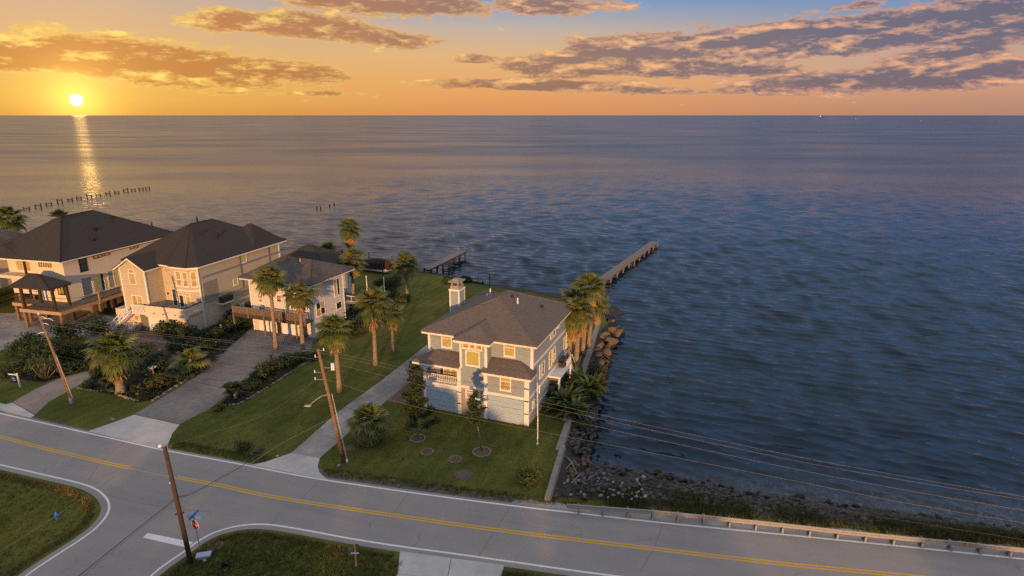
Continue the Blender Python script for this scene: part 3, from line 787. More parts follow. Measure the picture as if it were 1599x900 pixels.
def build_rocks():
    rnd = random.Random(31)
    main = resample([(47, 36.2), (37, 37.9), (28, 39.4), (19, 40.7), (9, 42.4), (4.9, 43.2)], 400)
    inward = Vector((.16, .987))
    placed = []
    def free(x, y, r):
        for a, b, c in placed:
            if (a - x) ** 2 + (b - y) ** 2 < (.62 * (r + c)) ** 2: return False
        placed.append((x, y, r)); return True
    n = 0; tries = 0
    while n < 120 and tries < 6000:
        tries += 1
        p = main[rnd.randrange(400)]; d = rnd.uniform(.6, 3.7) if rnd.random() < .8 else rnd.uniform(2.7, 3.9)
        kk = bank_k(p.x); x, y = p.x + inward.x * d * kk, p.y + inward.y * d * kk
        s = rnd.uniform(.26, .58)
        if not free(x, y, s): continue
        wet = d > 2.6 + rnd.uniform(-.3, .3)
        if wet: rock(x, y, bank_z(d) + .12, s, 'rock_wet', 'wet black riprap rock at the waterline below the guard rail', 'wet rocks at the waterline', rnd)
        else: rock(x, y, bank_z(d) + .12, s, 'rock_grey', 'grey brown riprap rock on the bank behind the guard rail', 'riprap rocks behind the guard rail', rnd)
        n += 1
    # pale and grey stones in the corner where the wall meets the road
    n = tries = 0
    while n < 62 and tries < 5000:
        tries += 1
        px, py = rnd.uniform(868, 1010), rnd.uniform(716, 788)
        if py < 788 - (px - 860) * 1.1 - 20 and px < 900: continue
        if py < 724 + (px - 900) * .12: continue
        x, y = at(px, py, -.3); s = rnd.uniform(.15, .34)
        if not free(x, y, s): continue
        if rnd.random() < .62: rock(x, y, bank_z((y - 43) / 2.0) + .1, s, 'rock_pale', 'small pale stone in the corner between sea wall and guard rail', 'pale stones in the sea wall corner', rnd)
        else: rock(x, y, bank_z((y - 43) / 2.0) + .1, s * 1.2, 'rock_grey', 'dull grey stone in the corner between sea wall and guard rail', 'grey stones in the sea wall corner', rnd)
        n += 1
    # tan slabs just above that corner
    n = tries = 0
    while n < 17 and tries < 900:
        tries += 1
        px, py = rnd.uniform(884, 925), rnd.uniform(716, 756)
        x, y = at(px, py, -.6); s = rnd.uniform(.30, .55)
        if free(x, y, s): rock(x, y, -.55, s, 'rock_tan', 'tan boulder piled against the sea wall above the pale stones', 'tan boulders against the sea wall', rnd); n += 1
    # dark stones along the foot of the long wall
    wl = resample([(4.9, 50.7), (6.1, 55.3), (8.5, 66.6), (10.8, 75.9)], 300)
    n = tries = 0
    while n < 78 and tries < 5000:
        tries += 1
        p = wl[rnd.randrange(300)]; d = rnd.uniform(.4, 2.5); x, y = p.x + .97 * d, p.y - .24 * d; s = rnd.uniform(.2, .46)
        if not free(x, y, s): continue
        if d > 1.0: rock(x, y, bank_z(d * 1.5) + .1, s, 'rock_wet', 'wet dark rock at the foot of the long sea wall', 'dark rocks below the long sea wall', rnd)
        else: rock(x, y, bank_z(d * 1.5) + .12, s, 'rock_grey', 'brown rock against the long sea wall', 'brown rocks against the long sea wall', rnd)
        n += 1
    # the lit headland of big tan slabs
    for px, py, s in ((948, 506, .9), (957, 515, 1.15), (966, 518, .9), (945, 525, 1.2), (954, 531, 1.1), (940, 541, 1.1), (947, 548, .9), (935, 556, .9), (938, 565, .7), (958, 501, .7), (941, 512, .8), (950, 540, .7), (965, 512, .6), (933, 547, .8), (932, 533, .7), (928, 520, .6), (945, 498, .7), (936, 503, .6)):
        x, y = at(px, py, -.3)
        rock(x, y, -.45, s * 1.3, 'rock_tan', 'large sunlit tan slab on the point beyond the palm cluster', 'large tan slabs on the point', rnd)
    for px, py in ((972, 519), (968, 525), (962, 530), (957, 540), (953, 552), (950, 560), (946, 570), (943, 580)):
        x, y = at(px, py, -1.3)
        rock(x, y, -1.35, rnd.uniform(.5, .9), 'rock_wet', 'wet dark rock fringing the tan slabs on the point', 'wet rocks fringing the point', rnd)
    # stray rocks breaking the water
    for px, py in ((938, 693), (950, 724), (947, 726), (968, 713), (985, 762), (1013, 768), (1040, 772), (935, 712), (963, 711), (1132, 774)):
        x, y = at(px, py, WATER_Z)
        rock(x, y, WATER_Z - .02, rnd.uniform(.18, .34), 'rock_wet', 'lone dark rock standing out in the shallow water by the corner', 'stray rocks in the shallows', rnd)
    # rubble between the rocks
    mb = MB()
    for i in range(3200):
        if i < 2500:
            p = main[rnd.randrange(400)]; d = rnd.uniform(.5, 3.7); kk = bank_k(p.x); x, y = p.x + inward.x * d * kk, p.y + inward.y * d * kk
        else:
            p = wl[rnd.randrange(300)]; d = rnd.uniform(.2, 2.3); x, y = p.x + .97 * d, p.y - .24 * d
        s = rnd.uniform(.10, .27)
        mb.ico((x, y, bank_z(d) + .04), (s, s * .8, s * .6), 1, .25, rnd)
    stuff(mb.build('riprap_rubble', G['rock_grey']), 'small broken rubble filling the gaps between the shore rocks', 'rubble')
build_rocks()
# driftwood
for i, (a, b2, r0) in enumerate((((893, 757), (912, 741), .06), ((880, 712), (902, 742), .09), ((884, 735), (896, 724), .05), ((918, 752), (935, 744), .04))):
    p, q2 = at(*a, z=-.35), at(*b2, z=-.5)
    mid = ((p[0] + q2[0]) / 2 + .1, (p[1] + q2[1]) / 2 + .1, -.1)
    o = MB().tube([(p[0], p[1], -.2), mid, (q2[0], q2[1], -.4)], [r0, r0 * .8, r0 * .4], 6).build('driftwood', G['wallcap'])
    tag(o, ['straight bleached driftwood stick among the pale stones', 'thick driftwood log leaning on the tan boulders', 'short driftwood branch beside the sea wall', 'thin driftwood twig near the water edge'][i], 'driftwood')

# ------------------------------------------------------------------ piers
def pier(label, a, b2, w, zt, n, m_deck, m_pile, rail=False):
    a, b2 = Vector(a), Vector(b2); L = (b2 - a).length; d = (b2 - a) / L; nn = Vector((-d.y, d.x))
    t = thing('pier', label, 'pier', (a.x, a.y, 0))
    for i in range(n):
        MB().obox((0, 0), d, nn, L * i / n + .01, L * (i + 1) / n - .01, -w / 2, w / 2, zt - .10, zt).build('deck_panel', m_deck, t)
    for s in (-1, 1):
        MB().obox((0, 0), d, nn, 0, L, s * (w / 2 - .12) - .06, s * (w / 2 - .12) + .06, zt - .36, zt - .10).build('stringer', m_pile, t)
    for i in range(n + 1):
        c = d * min(max(L * i / n, .15), L - .15)
        for s in (-1, 1):
            p = c + nn * s * (w / 2 - .18)
            MB().tube([(p.x, p.y, -3.2), (p.x, p.y, zt - .11 + (.0))], .15, 8).build('pile', m_pile, t)
        MB().obox(c, d, nn, -.1, .1, -w / 2 - .12, w / 2 + .12, zt - .58, zt - .36).build('cross_beam', m_pile, t)
        if i % 2 == 0 and i < n:
            c2 = d * (L * (i + 1) / n)
            for s in (-1, 1):
                p, q = c + nn * s * (w / 2 - .18), c2 + nn * s * (w / 2 - .18)
                MB().tube([(p.x, p.y, zt - .4), (q.x, q.y, -1.2)], .05, 4).build('brace', m_pile, t)
    if rail:
        for s in (-1, 1):
            p = d * (L - .2) + nn * s * (w / 2 - .15)
            MB().tube([(p.x, p.y, zt), (p.x, p.y, zt + 1.1)], .06, 6).build('rail_post', m_deck, t)
        p, q = d * (L - .2) - nn * (w / 2 - .15), d * (L - .2) + nn * (w / 2 - .15)
        MB().tube([(p.x, p.y, zt + 1.1), (q.x, q.y, zt + 1.1)], .05, 6).build('hand_rail', m_deck, t)
    return t
p0, p1 = at(934, 441, -.15), at(1023, 377, -.15)
pier('long narrow timber pier running out from the tan rock point into open water', (p0[0] - (p1[0] - p0[0]) * .35, p0[1] - (p1[1] - p0[1]) * .35), p1, 1.8, -.15, 14, G['grey_wood'], G['deck_wood'])
p0, p1 = at(668, 419, .5), at(722, 392, .5)
pier('short dark dock on tall piles behind the lawn and chimney', p0, p1, 1.9, .5, 6, G['grey_wood'], G['wet_wood'], True)
# ruined pier: pairs of piles joined by a cap beam
for i, (px, py) in enumerate(((42, 327), (60, 324), (77, 320), (94, 316.5), (110, 313.5), (124, 311), (140, 308.5), (154, 306), (169, 303.5), (183, 301.5), (197, 299), (209, 298), (221, 296.5), (231, 296))):
    x, y = at(px, py, WATER_Z)
    nth = ('leftmost', 'second', 'third', 'fourth', 'fifth', 'sixth', 'seventh', 'eighth', 'ninth', 'tenth', 'eleventh', 'twelfth', 'thirteenth', 'rightmost')[i]
    t = thing('pier_bent', nth + ' pair of rotten piles' + ('' if i in (0, 13) else ' counted from the left') + ' in the ruined pier row', 'pilings', (x, y, WATER_Z), R(16) + random.uniform(-.08, .08), 'ruined pier bents')
    w = .85 if y < 225 else .75
    h1, h2 = random.uniform(.7, 1.5), random.uniform(.7, 1.5)
    MB().tube([(-w, 0, -1.5), (-w + random.uniform(-.1, .1), 0, h1)], [.24, .2], 7).build('pile', G['wet_wood'], t)
    MB().tube([(w, 0, -1.5), (w + random.uniform(-.1, .1), 0, h2)], [.24, .2], 7).build('pile', G['wet_wood'], t)
    z = min(h1, h2) - .45
    MB().box(-w - .2, w + .2, -.16, .16, z - .14, z + .14).build('cap_beam', G['wet_wood'], t)
for (px, py, lab) in ((495, 327, 'left stump of the broken piles alone in the water above the tall palm'), (501, 327, 'middle stump of the broken piles alone in the water above the tall palm'), (515, 323, 'right stump of the broken piles alone in the water above the tall palm'), (522, 320, 'thin rightmost stake beside the broken piles in open water'), (237, 351, 'single thin stake in the water above the charcoal roofs')):
    x, y = at(px, py, WATER_Z)
    tag(MB().tube([(0, 0, -1.5), (.1, 0, .4), (.06, 0, .9)], [.2, .2, .16], 7).build('piling', G['wet_wood'], loc=(x, y, WATER_Z)), lab, 'piling')

# ------------------------------------------------------------------ house building kit
FX = ((1, 0), (0, -1))      # a wall that faces the street: along +x, outward -y
RX = ((0, 1), (1, 0))       # a wall that faces right: along +y, outward +x
def win(root, o, an, s0, s1, z0, z1, fm, pm, cols=1, rows=1, fw=.11, name='window', bar=.055, sill=True, rail=None):
    a, n = an; mb = MB()
    mb.obox(o, a, n, s0, s0 + fw, -.05, .06, z0, z1); mb.obox(o, a, n, s1 - fw, s1, -.05, .06, z0, z1)
    mb.obox(o, a, n, s0 + fw, s1 - fw, -.05, .06, z1 - fw, z1); mb.obox(o, a, n, s0 + fw, s1 - fw, -.05, .06, z0, z0 + fw)
    if sill: mb.obox(o, a, n, s0 - .05, s1 + .05, -.05, .10, z0 - .07, z0 - .003)
    w, h = s1 - s0 - 2 * fw, z1 - z0 - 2 * fw
    zs = [z0 + fw + h * k / rows for k in range(rows + 1)]
    if rail: zs = [z0 + fw, z0 + fw + h * rail, z1 - fw]
    for c in range(1, cols):
        x = s0 + fw + w * c / cols; mb.obox(o, a, n, x - bar, x + bar, -.05, .052, z0 + fw, z1 - fw)
    for z in zs[1:-1]: mb.obox(o, a, n, s0 + fw, s1 - fw, -.05, .045, z - bar * .8, z + bar * .8)
    f = mb.build(name, fm, root)
    for c in range(cols):
        x0, x1 = s0 + fw + w * c / cols + bar * (c > 0), s0 + fw + w * (c + 1) / cols - bar * (c < cols - 1)
        for k in range(len(zs) - 1):
            m = pm[(c + k) % len(pm)] if isinstance(pm, (list, tuple)) else pm
            MB().obox(o, a, n, x0, x1, -.04, .012, zs[k] + bar * .8 * (k > 0), zs[k + 1] - bar * .8 * (k < len(zs) - 2)).build('pane', m, f)
    return f
def arch_win(root, o, an, s0, s1, z0, z1, fm, pm):
    """window with a half-round head"""
    a, n = an; c, r = (s0 + s1) / 2, (s1 - s0) / 2; fw = .10
    P = lambda s, z, k: (o[0] + a[0] * s + n[0] * k, o[1] + a[1] * s + n[1] * k, z)
    outl = [(s0, z0), (s1, z0)] + [(c + r * math.cos(t), z1 - r + r * math.sin(t)) for t in np.linspace(0, math.pi, 13)]
    inn = [(s0 + fw, z0 + fw), (s1 - fw, z0 + fw)] + [(c + (r - fw) * math.cos(t), z1 - r + (r - fw) * math.sin(t)) for t in np.linspace(0, math.pi, 13)]
    m = len(outl); mb = MB(); vs = [P(s, z, .06) for s, z in outl] + [P(s, z, .06) for s, z in inn] + [P(s, z, -.05) for s, z in outl] + [P(s, z, -.05) for s, z in inn]
    fs = []
    for i in range(m):
        j = (i + 1) % m
        fs += [(i, j, m + j, m + i), (i, 2 * m + i, 2 * m + j, j), (m + i, m + j, 3 * m + j, 3 * m + i)]
    mb.add(vs, fs)
    mb.obox(o, a, n, s0 + fw, s1 - fw, -.04, .05, z1 - r - .05, z1 - r + .05)
    f = mb.build('window', fm, root)
    for pts, mm in (([(s0 + fw, z0 + fw), (s1 - fw, z0 + fw), (s1 - fw, z1 - r - .05), (s0 + fw, z1 - r - .05)], pm[0]),
                    ([(c + (r - fw) * math.cos(t), z1 - r + .05 + (r - fw - .05) * math.sin(t)) for t in np.linspace(0, math.pi, 9)], pm[1])):
        k = len(pts)
        MB().add([P(s, z, .015) for s, z in pts] + [P(s, z, -.04) for s, z in pts], [tuple(range(k)), tuple(range(2 * k - 1, k - 1, -1))] + [(i, k + i, k + (i + 1) % k, (i + 1) % k) for i in range(k)]).build('pane', mm, f)
    return f
def garage(root, x0, x1, y, z0, z1, m, n=5):
    d = MB().box(x0 - .02, x1 + .02, y - .02, y + .06, z0, z1).build('garage_door', m, root)
    for i in range(n):
        h = (z1 - z0) / n
        MB().box(x0, x1, y - .06, y - .005, z0 + h * i + .012, z0 + h * (i + 1) - .012).build('panel', m, d)
    return d
def facets(verts, faces, t, m, root, name='roof'):
    return MB().slab(verts, faces, t).build(name, m, root)
def hip_roof(root, x0, x1, y0, y1, z, ridge, m, t=.14, fm=None, caps=True, name='roof'):
    (ax, ay, az), (bx, by, bz) = ridge
    v = [(x0, y0, z), (x1, y0, z), (x1, y1, z), (x0, y1, z), (ax, ay, az), (bx, by, bz)]
    if abs(bx - ax) < abs(by - ay):       # ridge along the depth
        f = [(0, 1, 4), (1, 2, 5, 4), (2, 3, 5), (3, 0, 4, 5)]
        hips = ((0, 4), (1, 4), (2, 5), (3, 5), (4, 5))
    else:                                  # ridge along the front, a on the left
        f = [(0, 1, 5, 4), (1, 2, 5), (2, 3, 4, 5), (3, 0, 4)]
        hips = ((0, 4), (3, 4), (1, 5), (2, 5), (4, 5))
    r = facets(v, f, t, m, root, name)
    if caps:
        for i, j in hips:
            a, b = Vector(v[i]), Vector(v[j])
            MB().tube([tuple(a + Vector((0, 0, .005))), tuple(b + Vector((0, 0, .02)))], .075, 6).build('ridge_cap', m, r)
    if fm:
        mb = MB(); k = .03; h = .24
        for (p, q) in (((x0 + k, y0 + k), (x1 - k, y0 + k)), ((x1 - k, y0 + k), (x1 - k, y1 - k)), ((x1 - k, y1 - k), (x0 + k, y1 - k)), ((x0 + k, y1 - k), (x0 + k, y0 + k))):
            d = (Vector(q) - Vector(p)); L = d.length; d /= L
            mb.obox(p, d, Vector((d.y, -d.x)), .0, L - .085, -.08, 0, z - t - h + .05, z - t + .03)
        mb.build('fascia', fm, root)
        MB().add([(x0 + .1, y0 + .1, z - t - .06), (x1 - .1, y0 + .1, z - t - .06), (x1 - .1, y1 - .1, z - t - .06), (x0 + .1, y1 - .1, z - t - .06)], [(3, 2, 1, 0)]).build('soffit', fm, root)
    return r
def vent(root, x, y, z, h, m, r=.07):
    return MB().tube([(x, y, z - .4), (x, y, z + h)], r, 7).build('roof_vent', m, root)
def railing(root, o, a, L, z, h, m, step, post=.05, top=.05, name='railing', bal='baluster', cap=None, bw=.025, bm=None):
    """rail of length L from o along a, with balusters as sub-parts"""
    a = Vector(a).normalized(); n = Vector((a.y, -a.x))
    r = MB().obox(o, a, n, 0, L, -top, top, z + h - .08, z + h).obox(o, a, n, 0, L, -.03, .03, z + .12, z + .18).build(name, m, root)
    k = max(1, round(L / step))
    me = MB().box(-bw, bw, -bw, bw, .18, h - .08).mesh(bal, bm or m)
    for i in range(1, k):
        child(bal, me, r, (o[0] + a.x * L * i / k, o[1] + a.y * L * i / k, z))
    if cap: MB().obox(o, a, n, 0, L, -.09, .09, z + h, z + h + .05).build('cap_rail', cap, r)
    return r

# ------------------------------------------------------------------ the blue house
def blue_house():
    T, S = G['trim'], G['blue_siding']
    h = thing('blue_house', 'pale blue three storey house with brown shingle roof at the water edge', 'house', (1.64, 54.85, 0), R(-21))
    b = lambda *q: MB().box(*q)
    b(-11.6, 0, 1.2, 14.0, 0, 8.34).build('wall', S, h)
    b(-12.0, -5.5, 14.0, 17.0, 0, 7.9).build('rear_wall', S, h)
    b(-4.45, 0, 0, 1.25, 0, 5.28).build('bay_wall', S, h)
    b(-7.38, -4.47, .0, 1.25, 3.12, 8.34).build('tower_wall', S, h)
    b(-7.38, -4.47, -.02, 1.25, 0, 3.10).build('entry_wall', G['stone'], h)
    b(-11.6, -7.4, 0, 1.25, 0, 2.95).build('porch_base', S, h)
    b(-11.75, -7.39, -.12, 1.25, 2.95, 3.12).build('porch_floor', T, h)
    b(-11.62, 0.03, -.05, 14.05, -.1, .13).build('plinth', G['brick'], h)
    # belts and corner boards
    for q in ((-11.66, -7.39, -.05, .1, 2.62, 2.95), (-7.43, -4.43, -.07, .1, 3.05, 3.32), (-4.44, .05, -.05, .1, 2.78, 3.08), (.002, .045, .05, 14.0, 2.80, 3.06), (.002, .045, 1.25, 14.0, 5.86, 6.12),
              (-11.66, -7.4, 1.14, 1.25, 8.0, 8.3), (-4.4, .05, 1.14, 1.25, 8.0, 8.3), (-7.43, -4.42, -.06, .05, 8.0, 8.3), (.002, .045, .05, 6.2, 1.15, 1.27)):
        b(*q).build('belt_trim', T, h)
    for x0, x1, y0, y1, z0, z1 in ((-.42, .055, -.09, .10, .02, 5.28), (-4.80, -4.40, -.09, .1, .02, 5.28), (-7.78, -7.36, -.09, .1, .02, 5.28), (-11.72, -11.36, -.09, .3, .02, 2.94),
                                   (-.24, .05, 1.13, 1.42, 5.3, 8.3), (-11.66, -11.40, 1.13, 1.4, 5.4, 8.3), (-7.43, -7.20, -.06, .1, 5.2, 8.0), (-4.68, -4.42, -.06, .12, 5.2, 8.0), (-.1, .05, 13.85, 14.06, .02, 8.3)):
        b(x0, x1, y0, y1, z0, z1).build('corner_trim', T, h)
    # lantern brackets on the columns
    for x, zz in ((-.2, (4.1, 2.75, 1.35)), (-4.6, (2.6, 1.3)), (-7.58, (2.5, 1.2))):
        for z in zz: b(x - .24, x + .24, -.13, -.092, z - .04, z + .05).build('bracket', G['black_metal'], h)
    garage(h, -11.3, -7.85, -.02, .1, 2.6, G['blue_door'], 5)
    garage(h, -4.36, -.48, -.02, .1, 2.75, G['blue_door'], 5)
    # windows on the street side
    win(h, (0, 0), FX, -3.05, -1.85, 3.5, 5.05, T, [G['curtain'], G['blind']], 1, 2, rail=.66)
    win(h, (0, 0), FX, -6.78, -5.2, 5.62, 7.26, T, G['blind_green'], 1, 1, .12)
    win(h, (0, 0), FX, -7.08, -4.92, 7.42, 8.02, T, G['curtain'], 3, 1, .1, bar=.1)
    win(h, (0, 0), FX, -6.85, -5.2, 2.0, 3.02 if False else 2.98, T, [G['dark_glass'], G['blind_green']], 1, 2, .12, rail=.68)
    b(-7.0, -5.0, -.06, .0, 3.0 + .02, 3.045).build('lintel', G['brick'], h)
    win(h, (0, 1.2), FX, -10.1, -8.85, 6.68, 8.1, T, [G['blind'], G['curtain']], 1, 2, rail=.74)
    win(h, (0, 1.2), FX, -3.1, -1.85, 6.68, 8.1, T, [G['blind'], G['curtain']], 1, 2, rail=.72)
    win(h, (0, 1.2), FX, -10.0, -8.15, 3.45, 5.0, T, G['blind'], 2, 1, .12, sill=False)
    b(-10.25, -10.08, 1.12, 1.2, 3.12, 5.1).build('door', G['black_trim'], h)
    b(-11.3, -10.7, .45, 1.0, 3.12, 3.75).build('porch_seat', G['red_cushion'], h)
    # porch balcony
    for x in (-11.55, -7.62): b(x - .16, x + .16, -.06, .24, 3.12, 5.2).build('column', T, h)
    b(-11.5, -11.3, 1.0, 1.2, 3.12, 5.2).build('column', T, h)
    railing(h, (-11.38, .06), (1, 0), 3.6, 3.12, .98, T, .21, cap=G['dark_wood'], bw=.035)
    railing(h, (-11.55, .25), (0, 1), .9, 3.12, .98, T, .21, cap=G['dark_wood'], bw=.035)
    # right side
    D, C2 = G['dark_glass'], G['curtain']
    win(h, (0, 0), RX, 3.3, 4.9, 3.75, 5.35, T, [G['blind_green'], D], 2, 1)
    win(h, (0, 0), RX, 6.5, 7.6, 3.55, 5.55, T, [G['blind'], G['blind_green']], 1, 2, rail=.5)
    win(h, (0, 0), RX, 7.95, 8.8, 3.9, 5.5, T, [C2, D], 1, 2, rail=.5)
    win(h, (0, 0), RX, 2.7, 3.6, 7.6, 8.1, T, C2); win(h, (0, 0), RX, 5.0, 5.9, 7.7, 8.15, T, D)
    win(h, (0, 0), RX, 6.9, 8.7, 6.85, 8.05, T, [C2, D], 2, 2); win(h, (0, 0), RX, 9.3, 10.2, 7.3, 8.1, T, C2)
    win(h, (0, 0), RX, 12.2, 13.0, 3.4, 5.3, T, D, 1, 2); win(h, (0, 0), RX, 13.2, 13.85, 3.5, 5.5, T, D)
    win(h, (0, 0), RX, 1.05, 1.85, 1.45, 2.25, T, [D, C2], 2, 2, .07, bar=.03)
    # side landing with grill, post and stair
    b(.05, 1.4, 6.25, 10.9, 2.72, 2.90).build('landing', T, h)
    b(.05, 1.2, 6.3, 10.8, 2.45, 2.72).build('landing_joist', G['deck_wood'], h)
    for y in (6.35, 10.75): b(1.2, 1.36, y - .08, y + .08, 0, 2.7).build('landing_post', T, h)
    railing(h, (1.36, 8.6), (0, 1), 2.2, 2.9, .95, T, .3)
    st = b(1.15, 1.35, 6.2, 6.3, 2.0, 2.4).build('stair', T, h)
    for i in range(9):
        b(.2, 1.3, 10.95 + i * .27, 11.2 + i * .27, 2.60 - i * .29, 2.66 - i * .29).build('tread', T, st)
    MB().tube([(1.36, 10.9, 3.8), (1.36, 13.4, 1.2)], .05, 6).build('stair_rail', T, h)
    b(.05, .6, 6.9, 7.6, .0, 1.5).build('meter_box', G['metal'], h)
    # roofs
    R0 = G['blue_roof']
    r = hip_roof(h, -12.2, .58, .65, 14.55, 8.42, ((-5.8, 7.0, 11.0), (-5.8, 9.0, 11.12)), R0, fm=T)
    hip_roof(h, -12.2, -5.0, 11.0, 17.5, 8.25, ((-10.0, 13.2, 9.3), (-7.2, 13.2, 9.3)), R0, fm=T)
    facets([(-7.95, -.55, 8.44), (-3.88, -.55, 8.44), (-5.92, 1.55, 9.52), (-5.92, 4.2, 9.60), (-7.95, 1.4, 8.70), (-3.88, 1.4, 8.70)], [(0, 1, 2), (1, 5, 3, 2), (0, 2, 3, 4)], .12, R0, h, 'tower_roof')
    b(-7.93, -3.9, -.53, -.44, 8.10, 8.33).build('fascia', T, h); b(-7.93, -7.84, -.44, 1.1, 8.10, 8.33).build('fascia', T, h); b(-3.99, -3.9, -.44, 1.1, 8.10, 8.33).build('fascia', T, h)
    facets([(-12.75, -.52, 5.40), (-7.36, -.52, 5.40), (-7.40, 1.2, 6.38), (-10.6, 1.2, 6.38), (-12.75, 1.2, 5.40)], [(0, 1, 2, 3), (0, 3, 4)], .12, R0, h, 'porch_roof')
    b(-12.73, -7.4, -.50, -.42, 5.06, 5.29).build('fascia', T, h); b(-12.73, -12.65, -.42, 1.2, 5.06, 5.29).build('fascia', T, h)
    facets([(-4.92, -.52, 5.40), (.42, -.52, 5.40), (.42, 1.2, 5.45), (-1.3, 1.2, 6.42), (-4.46, 1.2, 6.42), (-4.92, .1, 5.45)], [(0, 1, 3, 4), (1, 2, 3), (0, 4, 5)], .12, R0, h, 'bay_roof')
    b(-4.9, .40, -.50, -.42, 5.06, 5.29).build('fascia', T, h); b(.32, .40, -.42, 1.2, 5.06, 5.29).build('fascia', T, h)
    vent(h, -3.9, 7.3, 10.2, .75, G['white_paint'], .09); vent(h, -8.6, 10.8, 9.6, 1.0, G['white_paint'], .08); vent(h, -8.9, 10.6, 9.7, .3, G['white_paint'], .1)
    for x, y, z in ((-3.2, 5.2, 9.4), (-4.9, 8.2, 10.72), (-1.9, 9.6, 9.5), (-4.3, 7.0, 10.3)): b(x - .16, x + .16, y - .16, y + .16, z - .3, z + .18).build('roof_vent', G['black_metal'], h)
    # chimney
    c = b(-13.0, -11.75, 9.0, 10.5, 0, 10.55).build('chimney', S, h)
    for x, y in ((-13.02, 8.98), (-11.88, 8.98), (-11.88, 10.37), (-13.02, 10.37)): b(x, x + .15, y, y + .15, 0, 10.55).build('corner_trim', T, c)
    b(-13.06, -11.69, 8.94, 10.56, 10.4, 10.58).build('chimney_band', T, c)
    b(-12.9, -11.85, 9.1, 10.4, 10.58, 11.0).build('chimney_stack', G['stone'], c)
    for x, y in ((-12.8, 9.2), (-12.05, 9.2), (-12.05, 10.2), (-12.8, 10.2)): b(x, x + .16, y - .08, y + .08, 11.0, 11.4).build('cap_pier', G['stone'], c)
    b(-13.1, -11.65, 8.9, 10.6, 11.4, 11.52).build('chimney_cap', G['stone'], c)
    b(-12.7, -12.05, 9.35, 10.1, 11.52, 11.72).build('chimney_cap', G['stone'], c)
    # things kept on the landing are things of their own
    g = thing('gas_grill', 'black covered gas grill on the side landing of the blue house', 'grill', (0, 0, 0))
    M = Matrix.Translation((1.64, 54.85, 0)) @ Matrix.Rotation(R(-21), 4, 'Z')
    g.location = M @ Vector((.72, 9.4, 2.905)); g.rotation_euler = (0, 0, R(-21))
    MB().box(-.28, .28, -.55, .55, 0, .75).build('cabinet', G['dark_wood'], g)
    MB().tube([(-.0, -.5, .8), (0, .5, .8)], .3, 10).build('lid', G['black_metal'], g)
    MB().box(-.3, .3, -.95, -.56, .70, .75).build('side_shelf', G['black_metal'], g)
    MB().tube([(.34, -.4, .9), (.34, .4, .9)], .02, 5).build('handle', G['metal'], g)
blue_house()

